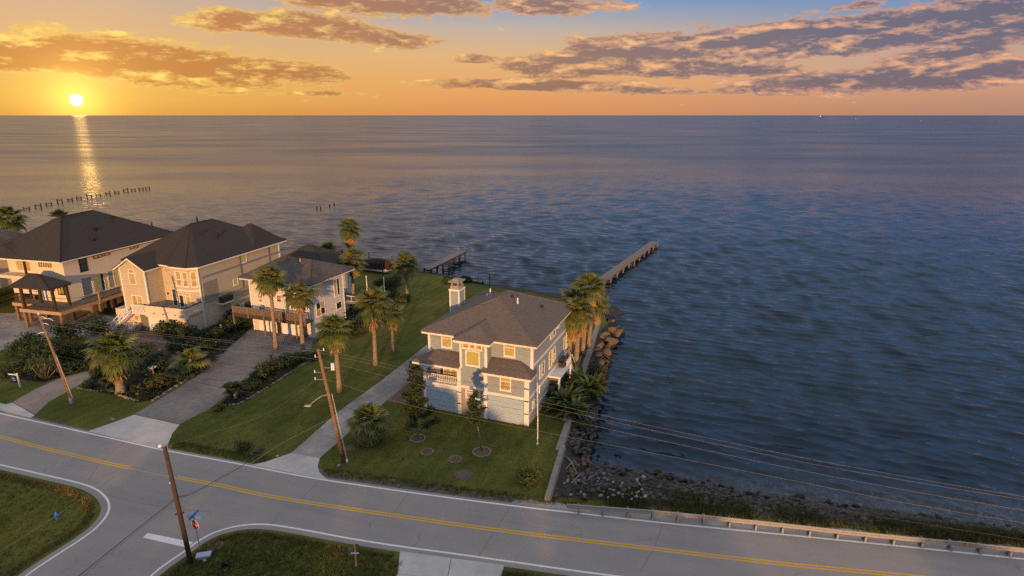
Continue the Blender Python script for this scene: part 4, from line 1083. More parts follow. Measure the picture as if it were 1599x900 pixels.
# ------------------------------------------------------------------ the tan house with the charcoal hip roof
def tan_house():
    T, S = G['trim'], G['tan']
    h = thing('tan_house', 'tan stucco house with charcoal roof, tower, bay window and walled deck over garages', 'house', (-44.63, 83.7, 0), R(-15.5))
    b = lambda *q: MB().box(*q)
    b(-13.0, 0, .45, 18.6, 2.9, 9.35).build('wall', S, h)
    b(-13.0, 0, -2.7, 18.6, 0, 2.9).build('garage_wall', G['tan2'], h)
    b(-10.95, -6.75, -2.6, .5, 2.9, 9.3).build('tower_wall', S, h)
    MB().add([(-10.95, -2.6, 9.28), (-6.75, -2.6, 9.28), (-8.85, -2.6, 10.7), (-10.95, -2.45, 9.28), (-6.75, -2.45, 9.28), (-8.85, -2.45, 10.7)], [(0, 1, 2), (5, 4, 3), (0, 2, 5, 3), (1, 4, 5, 2)]).build('gable_wall', S, h)
    # bay with three facets
    bay = [(-4.3, .46), (-3.5, -.55), (-1.0, -.75), (0, .0), (0, .46)]
    MB().prism(bay, 2.9, 9.28).build('bay_wall', S, h)
    for i in range(3):
        p, q = Vector(bay[i]), Vector(bay[i + 1]); L = (q - p).length; d = (q - p) / L; an = (tuple(d), (d.y, -d.x))
        MB().obox(tuple(p), an[0], an[1], 0, L, .0, .05, 5.75, 5.95).build('bay_band', T, h)
        MB().obox(tuple(p), an[0], an[1], 0, L, .0, .05, 8.95, 9.2).build('bay_band', T, h)
        if i == 1:
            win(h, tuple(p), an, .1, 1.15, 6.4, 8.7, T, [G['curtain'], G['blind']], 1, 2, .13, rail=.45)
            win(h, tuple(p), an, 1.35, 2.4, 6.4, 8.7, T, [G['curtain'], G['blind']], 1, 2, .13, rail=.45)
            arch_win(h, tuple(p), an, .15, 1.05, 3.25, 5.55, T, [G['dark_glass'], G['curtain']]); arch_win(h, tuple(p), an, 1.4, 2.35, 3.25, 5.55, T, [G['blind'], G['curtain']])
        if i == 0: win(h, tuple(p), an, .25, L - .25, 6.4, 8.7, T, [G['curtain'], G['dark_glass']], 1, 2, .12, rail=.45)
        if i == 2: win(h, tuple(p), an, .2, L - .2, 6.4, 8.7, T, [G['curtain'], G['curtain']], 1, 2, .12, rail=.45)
    # recessed entry
    win(h, (0, .45), FX, -5.55, -4.7, 2.98, 5.6, T, G['green_glass'], 1, 1, .1, 'door', sill=False)
    win(h, (0, .45), FX, -6.2, -5.5, 7.9, 8.7, G['tan2'], G['curtain'], 1, 1, .14)
    b(-6.3, -6.1, .28, .44, 4.7, 4.95).build('wall_lamp', G['black_metal'], h)
    arch_win(h, (0, -2.6), FX, -9.55, -8.35, 6.75, 9.05, T, [G['blind'], G['curtain']])
    win(h, (0, -2.6), FX, -9.7, -7.75, 3.35, 5.15, T, [G['curtain'], G['blind']], 2, 1, .1)
    for x, y in ((-6.76, -2.63), (-10.97, -2.63), (-.03, -.02)): b(x - .1, x + .1, y - .05, y + .12, .1 if x < -.1 else .1, 9.2).build('downspout', G['trim'], h)
    b(.002, .06, .5, 18.5, 7.42, 7.72).build('band_trim', G['taupe_band'], h); b(.002, .05, .5, 18.5, 3.75, 3.95).build('band_trim', G['taupe_band'], h)
    b(.003, .035, .6, 3.4, 4.1, 6.75).build('wall_patch', G['taupe_band'], h)
    b(-.02, .04, 18.3, 18.62, .1, 9.25).build('corner_trim', T, h)
    win(h, (0, 0), RX, 8.85, 10.25, 7.75, 9.2, T, G['blind'], 1, 1, .09)
    for y in (8.6, 15.6): MB().tube([(.09, y, 9.2), (.09, y, 4.0)], .07, 6).build('downspout', G['deck_wood'], h)
    win(h, (0, 0), RX, 6.7, 7.75, 4.75, 5.75, T, G['blind'], 1, 1, .08)
    b(.0, .75, 3.2, 5.6, 2.75, 2.95).build('side_balcony', T, h); b(.06, .7, 3.3, 5.5, 2.95, 3.85).build('balcony_panel', G['dark_glass'], h)
    # deck parapet and garages
    b(-6.8, -.02, -3.45, -.75, 2.72, 2.92).build('deck_floor', G['deck_wood'], h)
    b(-6.8, .0, -3.5, -3.38, 2.45, 4.12).build('parapet', G['cream'], h); b(-.12, .0, -3.38, -.02, 2.45, 4.10).build('parapet', G['cream'], h)
    b(-6.85, .05, -3.55, -3.33, 4.12, 4.20).build('parapet_cap', G['dark_wood'], h); b(-.17, .05, -3.33, .0, 4.10, 4.18).build('parapet_cap', G['dark_wood'], h)
    for x in (-5.2, -3.6, -1.6): b(x - .12, x + .12, -3.56, -3.5, 3.0, 3.12).build('deck_light', G['black_metal'], h)
    b(-9.1, -6.8, -3.5, -2.6, 2.72, 2.92).build('stair_landing', T, h)
    railing(h, (-9.1, -3.45), (1, 0), 2.3, 2.9, 1.15, T, .22, bw=.05)
    garage(h, -7.1, -4.6, -2.72, .1, 2.3, G['white_paint'], 4)
    b(-8.6, -7.35, -2.75, -2.71, .1, 2.35).build('door', G['shade'], h)
    b(-4.3, -3.75, -2.95, -2.72, .1, 2.4).build('column', T, h)
    win(h, (0, -2.7), FX, -3.4, -2.3, .9, 2.2, G['trim'], G['dark_glass'], 2, 1)
    b(-9.6, -9.2, -2.78, -2.71, 1.5, 2.0).build('wall_plaque', G['brick'], h)
    # flight of stairs down to the left
    st = b(-12.4, -9.1, -3.5, -2.65, .0, .9).build('stair', G['tan2'], h)
    for i in range(12): b(-9.1 - .28 * (i + 1), -9.1 - .28 * i, -4.3, -3.4, 2.5 - .21 * i, 2.72 - .21 * i).build('tread', T, st)
    for y in (-4.3, -3.4):
        MB().tube([(-9.1, y, 3.85), (-12.5, y, 1.2), (-13.0, y - .3, 1.05)], .07, 6).build('hand_rail', T, h)
        MB().tube([(-9.1, y, 3.2), (-12.5, y, .55)], .05, 6).build('hand_rail', T, h)
        for k in range(5): MB().tube([(-9.1 - .85 * k, y, 2.6 - .66 * k), (-9.1 - .85 * k, y, 3.85 - .66 * k)], .06, 6).build('stair_post', T, h)
    # roof
    D = G['dark_roof']
    v = [(-13.5, 0.0, 9.5), (-4.9, -.5, 9.5), (-3.75, -1.1, 9.5), (-.8, -1.25, 9.5), (.45, -.3, 9.5), (.6, 20.0, 9.5), (-13.6, 20.0, 9.5), (-6.75, 7.0, 14.0), (-6.75, 11.6, 14.0)]
    f = [(0, 1, 7), (1, 2, 7), (2, 3, 7), (3, 4, 7), (4, 5, 8, 7), (5, 6, 8), (6, 0, 7, 8)]
    r = facets(v, f, .16, D, h)
    for i, j in ((3, 7), (7, 8), (5, 8), (0, 7), (1, 7)): MB().tube([v[i], v[j]], .08, 5).build('ridge_cap', D, r)
    mb = MB()
    for i in range(6):
        p, q = Vector(v[i][:2]), Vector(v[(i + 1)][:2]); d = q - p; L = d.length; d /= L
        mb.obox(tuple(p), tuple(d), (d.y, -d.x), .02, L - .02, -.09, -.01, 9.14, 9.36)
    mb.build('fascia', T, h)
    facets([(-11.55, -3.1, 9.15), (-8.85, -3.1, 10.85), (-6.15, -3.1, 9.15), (-6.15, .6, 9.15), (-8.85, 4.6, 10.9), (-11.55, .6, 9.15)], [(0, 1, 4, 5), (1, 2, 3, 4)], .14, D, h, 'gable_roof')
    for s in (-1, 1):
        x = -8.85 + s * 2.7
        MB().add([(-8.85, -3.12, 10.70), (x, -3.12, 9.0), (x, -3.12, 8.82), (-8.85, -3.12, 10.5), (-8.85, -3.02, 10.70), (x, -3.02, 9.0), (x, -3.02, 8.82), (-8.85, -3.02, 10.5)],
                 [(0, 1, 2, 3), (7, 6, 5, 4), (3, 2, 6, 7), (0, 4, 5, 1), (1, 5, 6, 2)]).build('barge_board', T, h)
        b(x - .05, x + .05, -3.1, .2, 8.85, 9.02).build('fascia', T, h)
    # rear dormer and vents
    hip_roof(h, -6.2, .3, 12.0, 19.6, 9.62, ((-3.3, 15.4, 12.75), (-2.9, 16.0, 12.75)), D, caps=False, name='rear_roof')
    for x, y, z, hh in ((-4.4, 6.3, 12.7, .5), (-3.3, 8.5, 12.3, .4), (-7.6, 9.4, 14, .7), (-2.3, 15.3, 11.5, .5), (-2.0, 16.0, 11.3, .5)): vent(h, x, y, z, hh, G['black_metal'], .13)
tan_house()

# ------------------------------------------------------------------ the ivory house with the brown deck
def ivory_house():
    T, S = G['trim'], G['ivory']
    h = thing('ivory_house', 'small ivory house with weathered roof and brown picket deck behind two palms', 'house', (-27.68, 79.93, 0), R(-20))
    b = lambda *q: MB().box(*q)
    b(-10.3, 0, 0, 7.6, 0, 7.85).build('wall', S, h)
    b(-11.8, -3.5, 7.6, 14.5, 0, 7.6).build('rear_wall', S, h)
    for x, y in ((-.06, -.05), (-10.36, -.05), (-.06, 7.5)): b(x - .08, x + .12, y, y + .16, .02, 7.7).build('corner_trim', T, h)
    C2, D = G['curtain'], G['dark_glass']
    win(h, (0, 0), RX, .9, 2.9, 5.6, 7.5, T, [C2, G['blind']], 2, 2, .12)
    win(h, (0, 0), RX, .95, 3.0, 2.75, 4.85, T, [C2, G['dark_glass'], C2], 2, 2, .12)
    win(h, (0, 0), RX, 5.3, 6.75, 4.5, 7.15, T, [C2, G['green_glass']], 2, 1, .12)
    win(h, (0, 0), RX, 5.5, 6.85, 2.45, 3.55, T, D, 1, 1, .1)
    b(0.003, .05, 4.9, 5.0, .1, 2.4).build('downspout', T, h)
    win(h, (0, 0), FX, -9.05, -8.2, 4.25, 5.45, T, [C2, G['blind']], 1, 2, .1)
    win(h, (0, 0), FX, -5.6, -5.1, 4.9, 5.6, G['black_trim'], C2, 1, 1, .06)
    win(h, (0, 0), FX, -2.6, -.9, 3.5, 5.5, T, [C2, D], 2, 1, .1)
    # garages under the deck
    garage(h, -9.4, -6.5, -.03, .05, 2.1, G['white_paint'], 4); garage(h, -5.2, -2.6, -.03, .05, 2.1, G['white_paint'], 4)
    b(-6.2, -5.5, -.06, 0, .05, 2.2).build('door', G['dark_glass'], h); b(-1.7, -1.0, -.06, 0, .05, 2.2).build('door', G['dark_glass'], h)
    # deck
    b(-12.4, .2, -1.6, -.03, 2.55, 2.75).build('deck_floor', G['deck_wood'], h); b(-12.4, .2, -1.68, -1.6, 2.35, 2.75).build('deck_beam', G['dark_wood'], h)
    W2 = G['deck_wood']
    railing(h, (-12.4, -1.62), (1, 0), 12.6, 2.75, 1.1, W2, .26, cap=W2, bw=.075, bal='picket')
    railing(h, (-12.4, -.05), (0, -1), 1.55, 2.75, 1.1, W2, .26, bw=.07, bal='picket')
    for x in (-12.3, -9.6, -6.9, -4.2, -1.5, .1): b(x - .09, x + .09, -1.72, -1.54, 0 if x in (-12.3, -6.9, -1.5) else 2.35, 3.95).build('deck_post', W2, h)
    b(-11.6, -10.6, -.03, .9, 2.75, 4.0).build('storage_box', G['black_metal'], h)
    for x in (-9.0, -4.9): b(x - .15, x + .15, -.5, -.2, 2.1, 2.4).build('flood_light', G['black_metal'], h)
    # roofs
    hip_roof(h, -11.1, 1.1, -1.1, 9.3, 8.1, ((-7.2, 4.0, 10.35), (-2.4, 4.0, 10.1)), G['taupe_roof'], fm=G['ivory'])
    hip_roof(h, -12.6, -3.0, 8.0, 15.2, 8.1, ((-9.0, 11.4, 10.4), (-8.2, 11.6, 10.4)), G['dark_roof'], fm=G['deck_wood'])
    vent(h, -3.9, 3.4, 10.0, .4, G['brick'], .12); vent(h, -10.5, 9.2, 8.6, .5, G['brick'], .08)
    b(-3.4, .4, 7.65, 8.2, 5.2, 7.6).build('rear_porch_wall', G['blue_siding'], h)
    b(-3.4, 4.5, 7.7, 12.0, 2.9, 3.1).build('rear_deck', G['grey_wood'], h)
    for x, y in ((.3, 8), (4.3, 8), (.3, 11.8), (4.3, 11.8)): b(x - .1, x + .1, y - .1, y + .1, 0, 2.9).build('deck_post', G['dark_wood'], h)
    railing(h, (.3, 7.75), (1, 0), 4.2, 3.1, 1.0, G['white_paint'], .9); railing(h, (4.45, 7.75), (0, 1), 4.2, 3.1, 1.0, G['white_paint'], .9)
    for x in (-2.5, 1.2, 4.3): MB().tube([(x, 11.9, 3.1), (x, 11.9, 6.2)], .07, 6).build('shade_post', G['white_paint'], h)
ivory_house()

# ------------------------------------------------------------------ the cream house on stilts
def stilt_house():
    T, S, K = G['trim'], G['cream'], G['black_trim']
    h = thing('stilt_house', 'cream house raised on timber stilts with large charcoal hip roof and gazebo', 'house', (-66.36, 87.34, 0), R(-14))
    b = lambda *q: MB().box(*q)
    b(-5.6, 0, 0, 20.5, 2.9, 9.25).build('wall', S, h); b(-13.6, -5.6, 2.2, 20.5, 2.9, 9.25).build('wall', S, h)
    b(-9.0, -1.0, 4.5, 17, 0, 2.9).build('lower_wall', G['shade'], h)
    D, C2 = G['dark_glass'], G['curtain']
    for k in range(3): win(h, (0, 0), FX, -4.5 + k * .88, -3.85 + k * .88, 8.2, 9.0, K, C2, 1, 1, .08, sill=False)
    win(h, (0, 0), FX, -3.6, -2.5, 4.6, 5.7, K, C2, 1, 1, .08); win(h, (0, 0), FX, -1.9, -.2, 4.1, 6.1, K, [G['blind'], C2, G['green_glass']], 3, 1, .1)
    b(-5.0, -3.8, -.05, 0, 3.0, 5.6).build('door', G['white_paint'], h)
    win(h, (0, 0), RX, 2.55, 3.85, 7.0, 9.1, K, G['green_glass'], 1, 2, .12)
    win(h, (0, 0), RX, 5.1, 6.7, 8.45, 8.95, K, C2, 2, 1, .08, sill=False); win(h, (0, 0), RX, 7.0, 8.0, 8.5, 8.95, K, C2, 1, 1, .08, sill=False); win(h, (0, 0), RX, 12.0, 13.6, 8.5, 9.05, K, C2, 2, 1, .08, sill=False)
    # open side porch: dark posts, tall glass
    win(h, (0, 0), RX, 2.3, 4.1, 3.2, 6.0, T, G['metal'], 1, 1, .06, 'porch_panel', sill=False)
    win(h, (0, 0), RX, 4.25, 5.4, 3.2, 6.0, T, G['blind'], 1, 1, .06, 'porch_panel', sill=False)
    win(h, (0, 0), RX, 5.6, 6.9, 3.2, 6.0, T, [G['dark_wood'], G['blind']], 2, 1, .06, 'porch_panel', sill=False)
    win(h, (0, 0), RX, 7.0, 9.1, 3.2, 6.0, T, [G['metal'], G['blind']], 2, 1, .06, 'porch_panel', sill=False)
    # left balcony with a dark post
    b(-13.5, -7.7, .2, 2.25, 5.9, 6.35).build('balcony', S, h); b(-8.0, -7.75, .3, .55, 2.9, 9.2).build('column', G['dark_wood'], h)
    win(h, (0, 2.2), FX, -12.0, -9.0, 6.6, 8.9, T, [G['blind'], C2], 2, 1); b(-7.6, -5.7, 2.12, 2.2, 6.5, 8.6).build('balcony_door', G['blind'], h)
    # deck
    Dk = G['deck_wood']
    for q in ((-4.4, 3.0, -4.1, -.03), (.03, 3.0, -.03, 12.0), (-8.6, -4.4, -2.0, -.03)): b(q[0], q[1], q[2], q[3], 2.72, 2.9).build('deck_floor', Dk, h)
    for q in ((-4.4, 3.04, -4.18, -4.1), (3.0, 3.08, -4.1, 12.0), (-8.6, -4.42, -2.08, -2.0), (-4.48, -4.4, -4.18, -2.0)): b(q[0], q[1], q[2], q[3], 2.42, 2.9).build('deck_beam', G['brick'], h)
    railing(h, (3.0, -.6), (0, 1), 12.6, 2.9, 1.0, G['dark_wood'], 1.2, cap=Dk, bw=.03)
    railing(h, (-4.3, -4.05), (1, 0), 7.3, 2.9, 1.0, G['dark_wood'], 1.2, bw=.03); railing(h, (-8.6, -1.95), (1, 0), 4.2, 2.9, 1.0, G['dark_wood'], .6, bw=.03)
    for y in (2.2, 6.4, 10.5): b(2.9, 3.15, y - .12, y + .12, 2.3, 4.2).build('deck_post', G['brick'], h)
    for x, y in ((-3.9, -3.9), (2.75, -3.9), (2.75, 1.0), (2.75, 4.5), (2.75, 8.0), (2.75, 11.5), (-8.3, -1.7), (-6.0, -1.7), (-4.2, 3.0), (-9.8, 2.4), (-12.8, 2.4), (-.3, .3), (-.3, 5), (-.3, 10), (-5.3, .3)):
        b(x - .2, x + .2, y - .2, y + .2, 0, 2.72).build('stilt', G['dark_wood'] if (x, y) in ((2.75, 4.5), (2.75, 8.0), (-.3, .3)) else G['pole_wood'], h)
    # gazebo over the front deck
    for x, y in ((-3.9, -3.8), (1.8, -3.8), (1.8, -1.6), (-3.9, -1.2)): b(x - .16, x + .16, y - .16, y + .16, 2.9, 6.3).build('gazebo_post', G['dark_wood'], h)
    hip_roof(h, -4.6, 2.4, -4.7, -1.2, 6.5, ((-3.0, -2.7, 7.9), (-1.6, -2.7, 7.9)), G['dark_roof'], fm=G['dark_wood'])
    # main roof
    Rf = G['dark_roof']
    hip_roof(h, -14.4, .75, -.95, 22.0, 9.5, ((-6.2, 6.3, 14.7), (-6.9, 12.6, 14.7)), Rf, fm=T)
    facets([(-14.9, .0, 9.3), (-7.1, -.2, 9.3), (-10.8, -.1, 11.2), (-7.1, 3.6, 11.1), (-10.8, 8.5, 12.4), (-14.9, 3.0, 11)], [(0, 1, 2), (1, 3, 4, 2), (0, 2, 4, 5)], .14, Rf, h, 'front_gable_roof')
    for x, y, z in ((-3.0, 9, 12.4), (-1.5, 7, 11.1), (-4.8, 14, 13.4), (-7.2, 7, 14.4)): b(x - .18, x + .18, y - .18, y + .18, z - .3, z + .2).build('roof_vent', G['black_metal'], h)
stilt_house()

# the neighbour at the very edge of the view: one corner of its roof and wall
def edge_house():
    h = thing('edge_house', 'cream house cut by the left frame edge, only its brown roof corner showing', 'house', (-84.5, 92, 0), R(-14))
    b = lambda *q: MB().box(*q)
    b(-12, 0, 0, 14, 2.8, 8.2).build('wall', G['cream'], h)
    for x in (-.3, -5, -10):
        for y in (.3, 6, 13): b(x - .18, x + .18, y - .18, y + .18, 0, 2.8).build('stilt', G['pole_wood'], h)
    win(h, (0, 0), RX, 2, 3.4, 4.2, 5.8, G['trim'], G['curtain'], 2, 1); win(h, (0, 0), FX, -3.4, -1.6, 4.2, 5.8, G['trim'], G['blind'], 2, 1)
    hip_roof(h, -12.6, .7, -.8, 14.8, 8.5, ((-6, 5.5, 11.8), (-6, 8.5, 11.8)), G['taupe_roof'], fm=G['trim'])
    b(-8, .5, -3.2, -.02, 2.6, 2.8).build('deck_floor', G['deck_wood'], h)
    facets([(-3.5, -4.4, 6.0), (2.6, -4.4, 6.0), (-.5, -2.2, 7.3), (2.6, -.1, 6.0), (-3.5, -.1, 6.0)], [(0, 1, 2), (1, 3, 2), (3, 4, 2), (4, 0, 2)], .12, G['dark_roof'], h, 'gazebo_roof')
    for x, y in ((2.2, -4.0), (-3.0, -4.0), (2.2, -.4)): b(x - .14, x + .14, y - .14, y + .14, 0, 5.9).build('gazebo_post', G['dark_wood'], h)
edge_house()

# ------------------------------------------------------------------ palms
def fan_mesh(name, m, pet, rad, droop, segs=15, spread=125, seed=0, fold=.035, width=1.6):
    """one fan leaf: petiole along +x, then folded segments with free tips"""
    rnd = random.Random(seed); mb = MB()
    sag = lambda r: -droop * r * r
    mb.add([(0, -.035, 0), (0, .035, 0), (pet, .022, sag(pet) * .5), (pet, -.022, sag(pet) * .5), (0, 0, -.04), (pet, 0, sag(pet) * .5 - .03)], [(0, 3, 2, 1), (1, 2, 5, 4), (0, 4, 5, 3)])
    hx, hz = pet, sag(pet) * .5
    for i in range(segs):
        a = R(-spread + 2 * spread * i / (segs - 1)) + rnd.uniform(-.03, .03)
        L = rad * (1.0 - .28 * abs(i / (segs - 1) * 2 - 1) ** 2) * rnd.uniform(.88, 1.06)
        w = L * .5 * math.sin(R(spread / (segs - 1))) * width
        P = lambda r, s: (hx + r * math.cos(a) - s * math.sin(a), r * math.sin(a) + s * math.cos(a), hz + sag(pet + r * max(.4, math.cos(a * .6))) - sag(pet))
        l, c, rr, tip = P(L * .52, w), P(L * .52, 0), P(L * .52, -w), P(L, 0)
        c = (c[0], c[1], c[2] + fold); tip = (tip[0], tip[1], tip[2] - rnd.uniform(.02, .16) * L)
        mb.add([(hx, 0, hz), l, c, rr, tip], [(0, 2, 1), (0, 3, 2), (1, 2, 4), (2, 3, 4)])
    return mb.mesh(name, m)
FR = {}
for key, m in (('g', G['palm_green']), ('o', G['palm_olive'])):
    FR[key] = [[fan_mesh('frond', m, .75, .95, .05, seed=s) for s in (1, 2)], [fan_mesh('frond', m, .95, 1.05, .13, seed=s) for s in (3, 4)], [fan_mesh('frond', m, .9, 1.1, .24, seed=s) for s in (5, 6)]]

def palm(label, base, crown, size, n=26, skirt=16, tr=.2, seed=1, mats=('g',), low=-26, z0=0.0, skirt_len=1.0, group=None, basew=None, cat='palm tree'):
    rnd = random.Random(seed)
    bx, by = at(*base, z=z0) if basew is None else basew
    cx, _, h = zat(*crown, by)
    dx = cx - bx
    t = thing('palm_tree', label, cat, (bx, by, z0), 0, group)
    h -= z0
    path = [(dx * (k / 6) ** 1.4, math.sin(k * .9 + seed) * .05, h * k / 6 if k else -.2) for k in range(7)]
    rr = [tr * 1.45] + [tr * (1.12 - .3 * k / 6) for k in range(1, 7)]
    if h > .6: MB().tube(path, rr, 9).build('trunk', G['palm_trunk'], t, smooth=True)
    for i in range(n):
        u = (i + .5) / n
        pitch = 82 + (low - 82) * u ** .85 + rnd.uniform(-7, 7)
        yaw = i * 137.5 + rnd.uniform(-12, 12)
        k = 0 if u < .3 else (1 if u < .66 else 2)
        ms = FR[mats[-1] if (len(mats) > 1 and rnd.random() < .25 + .5 * u) else mats[0]][k]
        s = size * rnd.uniform(.86, 1.1) * (.8 if u < .2 else 1)
        child('frond', rnd.choice(ms), t, (dx, 0, h - .35 * u * size), (rnd.uniform(-.25, .25), -R(pitch), R(yaw)), (s, s, s))
    if skirt:
        mb = MB()
        for i in range(int(skirt * 1.7)):
            u = rnd.random(); f = fan_pts(rnd, .75 * skirt_len, .95 * skirt_len)
            M = Matrix.Translation((dx * (1 - .15 * u), 0, h - .45 * size - u * .95 * skirt_len * size)) @ Matrix.Rotation(rnd.uniform(0, 6.28), 4, 'Z') @ Matrix.Rotation(R(rnd.uniform(58, 86)), 4, 'Y') @ Matrix.Rotation(rnd.uniform(-.5, .5), 4, 'X') @ Matrix.Scale(size * rnd.uniform(.7, 1.0), 4)
            mb.add([tuple(M @ Vector(p)) for p in f[0]], f[1])
        mb.build('thatch', G['palm_dead'], t)
    return t
def fan_pts(rnd, pet, rad):
    vs, fs = [], []
    segs = 10
    for i in range(segs):
        a = R(-62 + 124 * i / (segs - 1)) * .6 + rnd.uniform(-.06, .06); L = rad * rnd.uniform(.7, 1.1); w = .06 + .04 * rnd.random(); o = len(vs)
        ca, sa = math.cos(a), math.sin(a)
        vs += [(pet * .2, 0, 0), (pet * .5 + L * .5 * ca - w * sa, L * .5 * sa + w * ca, rnd.uniform(-.06, .06)), (pet * .5 + L * .5 * ca + w * sa, L * .5 * sa - w * ca, rnd.uniform(-.06, .06)), (pet * .5 + L * ca, L * sa, rnd.uniform(-.1, .1))]
        fs += [(o, o + 2, o + 1), (o + 1, o + 2, o + 3)]
    return vs, fs

palm('short stout palm with broad olive crown in the bed beside the brown driveway', (190, 613), (177, 541), 1.5, 52, 36, .42, 3, ('o', 'g'), -55, skirt_len=1.15)
palm('tall palm left in front of the ivory house deck, trunk rising from the forecourt edge', (432, 545), (421, 432), 1.2, 42, 16, .24, 4, ('g', 'o'))
palm('tall palm right in front of the ivory house deck, crown against its wall', (474, 546), (467, 458), 1.14, 42, 14, .25, 5, ('g', 'o'))
palm('thick thatched palm on the lawn just behind the middle utility pole', (531, 612), (522, 512), 1.24, 40, 24, .26, 6, ('g', 'o'), skirt_len=1.1)
palm('left one of the two lawn palms beside the grey driveway, taller and fuller', (587, 570), (583, 470), 1.36, 42, 26, .25, 7, ('o', 'g'), skirt_len=1.15)
palm('right one of the two lawn palms beside the grey driveway, shorter with sparse crown', (614, 551), (613, 487), 1.0, 26, 16, .2, 8, ('o', 'g'), skirt_len=1.2)
palm('tallest palm behind the ivory house, crown standing clear against the water', (546, 452), (545, 354), 1.28, 32, 22, .26, 9, ('g',), skirt_len=1.3)
palm('palm beside the ivory house rear corner, crown just below the tallest palm', (553, 488), (552, 402), 1.24, 32, 20, .24, 10, ('g', 'o'), skirt_len=1.1)
palm('lone palm on the back lawn between the ivory house and the short dock', (637, 468), (634, 408), 1.36, 32, 14, .27, 11, ('g', 'o'))
palm('palm between tan house wall and ivory house deck', (379, 478), (374, 450), 1.15, 26, 0, .22, 12, ('g',))
palm('bushy dark palm on the shore behind the ivory house roof', (514, 425), (512, 392), 1.6, 30, 0, .3, 13, ('g',), -50)
palm('dark palm at the left frame edge behind the brown roof corner', (22, 420), (13, 338), 1.75, 34, 16, .3, 14, ('g',), -45)
palm('palm with only its crown tip showing over the stilt house ridge', (97, 400), (93, 338), 1.3, 26, 8, .25, 15, ('g',))
palm('small squat palm with drooping fronds in a ring on the blue house lawn', (577, 690), (575, 651), 1.12, 62, 14, .22, 16, ('o', 'o', 'g'), -78)
palm('low fan palm spreading over the planting bed at the tan house driveway', (300, 578), (297, 561), 1.25, 18, 0, .2, 17, ('o', 'g'), -10)
# the cluster between blue house and sea wall
palm('front left palm of the cluster beside the blue house, trunk nearest the landing', (888, 583), (893, 489), 1.14, 34, 30, .30, 21, ('g', 'g', 'o'), skirt_len=1.4)
palm('front right palm of the cluster beside the blue house, thick trunk near the sea wall', (899, 584), (907, 480), 1.1, 30, 26, .30, 22, ('g', 'o'), skirt_len=1.5)
palm('tallest rear palm of the cluster beside the blue house', (910, 556), (921, 446), 1.32, 36, 26, .27, 23, ('g', 'o'), skirt_len=1.3)
palm('right rear palm of the cluster, its thatch over the tan rock point', (919, 545), (931, 468), 1.15, 32, 24, .25, 24, ('g', 'o'), skirt_len=1.3)
palm('left rear palm of the cluster, leaning over the blue house roof edge', (893, 560), (897, 466), 1.05, 28, 16, .24, 25, ('g', 'o'), skirt_len=1.2)

# ------------------------------------------------------------------ shrubs, rosettes, trees
def leaves(mb, c, r, n, size, rnd, flat=.3):
    """leaf-sized faces spread through an ellipsoid, denser near its skin"""
    for _ in range(n):
        d = Vector((rnd.gauss(0, 1), rnd.gauss(0, 1), rnd.gauss(0, 1))).normalized() * (rnd.random() ** .4)
        p = Vector((c[0] + d.x * r[0], c[1] + d.y * r[1], c[2] + d.z * r[2]))
        if p.z < .03: p.z = .03 + rnd.random() * .1
        nrm = (d + Vector((rnd.uniform(-.8, .8), rnd.uniform(-.8, .8), rnd.uniform(-.2, 1)))).normalized()
        a = nrm.cross(Vector((rnd.uniform(-1, 1), rnd.uniform(-1, 1), rnd.uniform(-1, 1)))).normalized(); b = nrm.cross(a)
        s = size * rnd.uniform(.6, 1.35)
        mb.add([p - a * s, p - b * s * .5 + nrm * s * flat, p + a * s, p + b * s * .5 + nrm * s * flat], [(0, 1, 2, 3)])
def shrub(label, px, w, hgt, m='leaf_dark', seed=0, lumps=5, leaf=.10, n=420, name='shrub', cat='shrub', z=0.0, group=None, dens=1.0):
    rnd = random.Random(seed * 7 + 1); x, y = at(*px, z=z)
    if w > 1.5: w, hgt, leaf, n = w * 1.22, hgt * 1.2, leaf * 1.15, int(n * 1.7)
    t = thing(name, label, cat, (x, y, z), 0, group)
    mb = MB(); st = MB()
    for i in range(lumps):
        a, d = rnd.uniform(0, 6.28), rnd.uniform(.1, .62) * w / 2
        hh = hgt * rnd.uniform(.55, 1.0); rr = w / 2 * rnd.uniform(.42, .62)
        c = (math.cos(a) * d, math.sin(a) * d, hh * .58)
        leaves(mb, c, (rr, rr, hh * .46), int(n * dens / lumps), leaf, rnd)
        st.tube([(0, 0, -.05), (c[0] * .5, c[1] * .5, hh * .3), (c[0], c[1], hh * .8)], [.04, .03, .012], 5)
    mb.build('foliage', G[m], t); st.build('stem', G['bark'], t)
    return t
def cycad_mesh(m, L, arch, seed):
    rnd = random.Random(seed); mb = MB(); k = 9
    P = lambda u: (L * u * (1 - .12 * u), 0, arch * math.sin(u * 2.1) * L * .55 - .25 * L * u * u)
    for i in range(k):
        u0, u1 = .12 + .88 * i / k, .12 + .88 * (i + 1) / k; a, b = P(u0), P(u1); w = .22 * L * math.sin(math.pi * min(1, u0 + .12)) + .03
        for s in (-1, 1):
            mb.add([a, b, (b[0] + w * .55, s * w, b[2] - w * .12 + .04), (a[0] + w * .5, s * w * .9, a[2] - w * .1)], [(0, 1, 2, 3)] if s > 0 else [(3, 2, 1, 0)])
    return mb.mesh('frond', m)
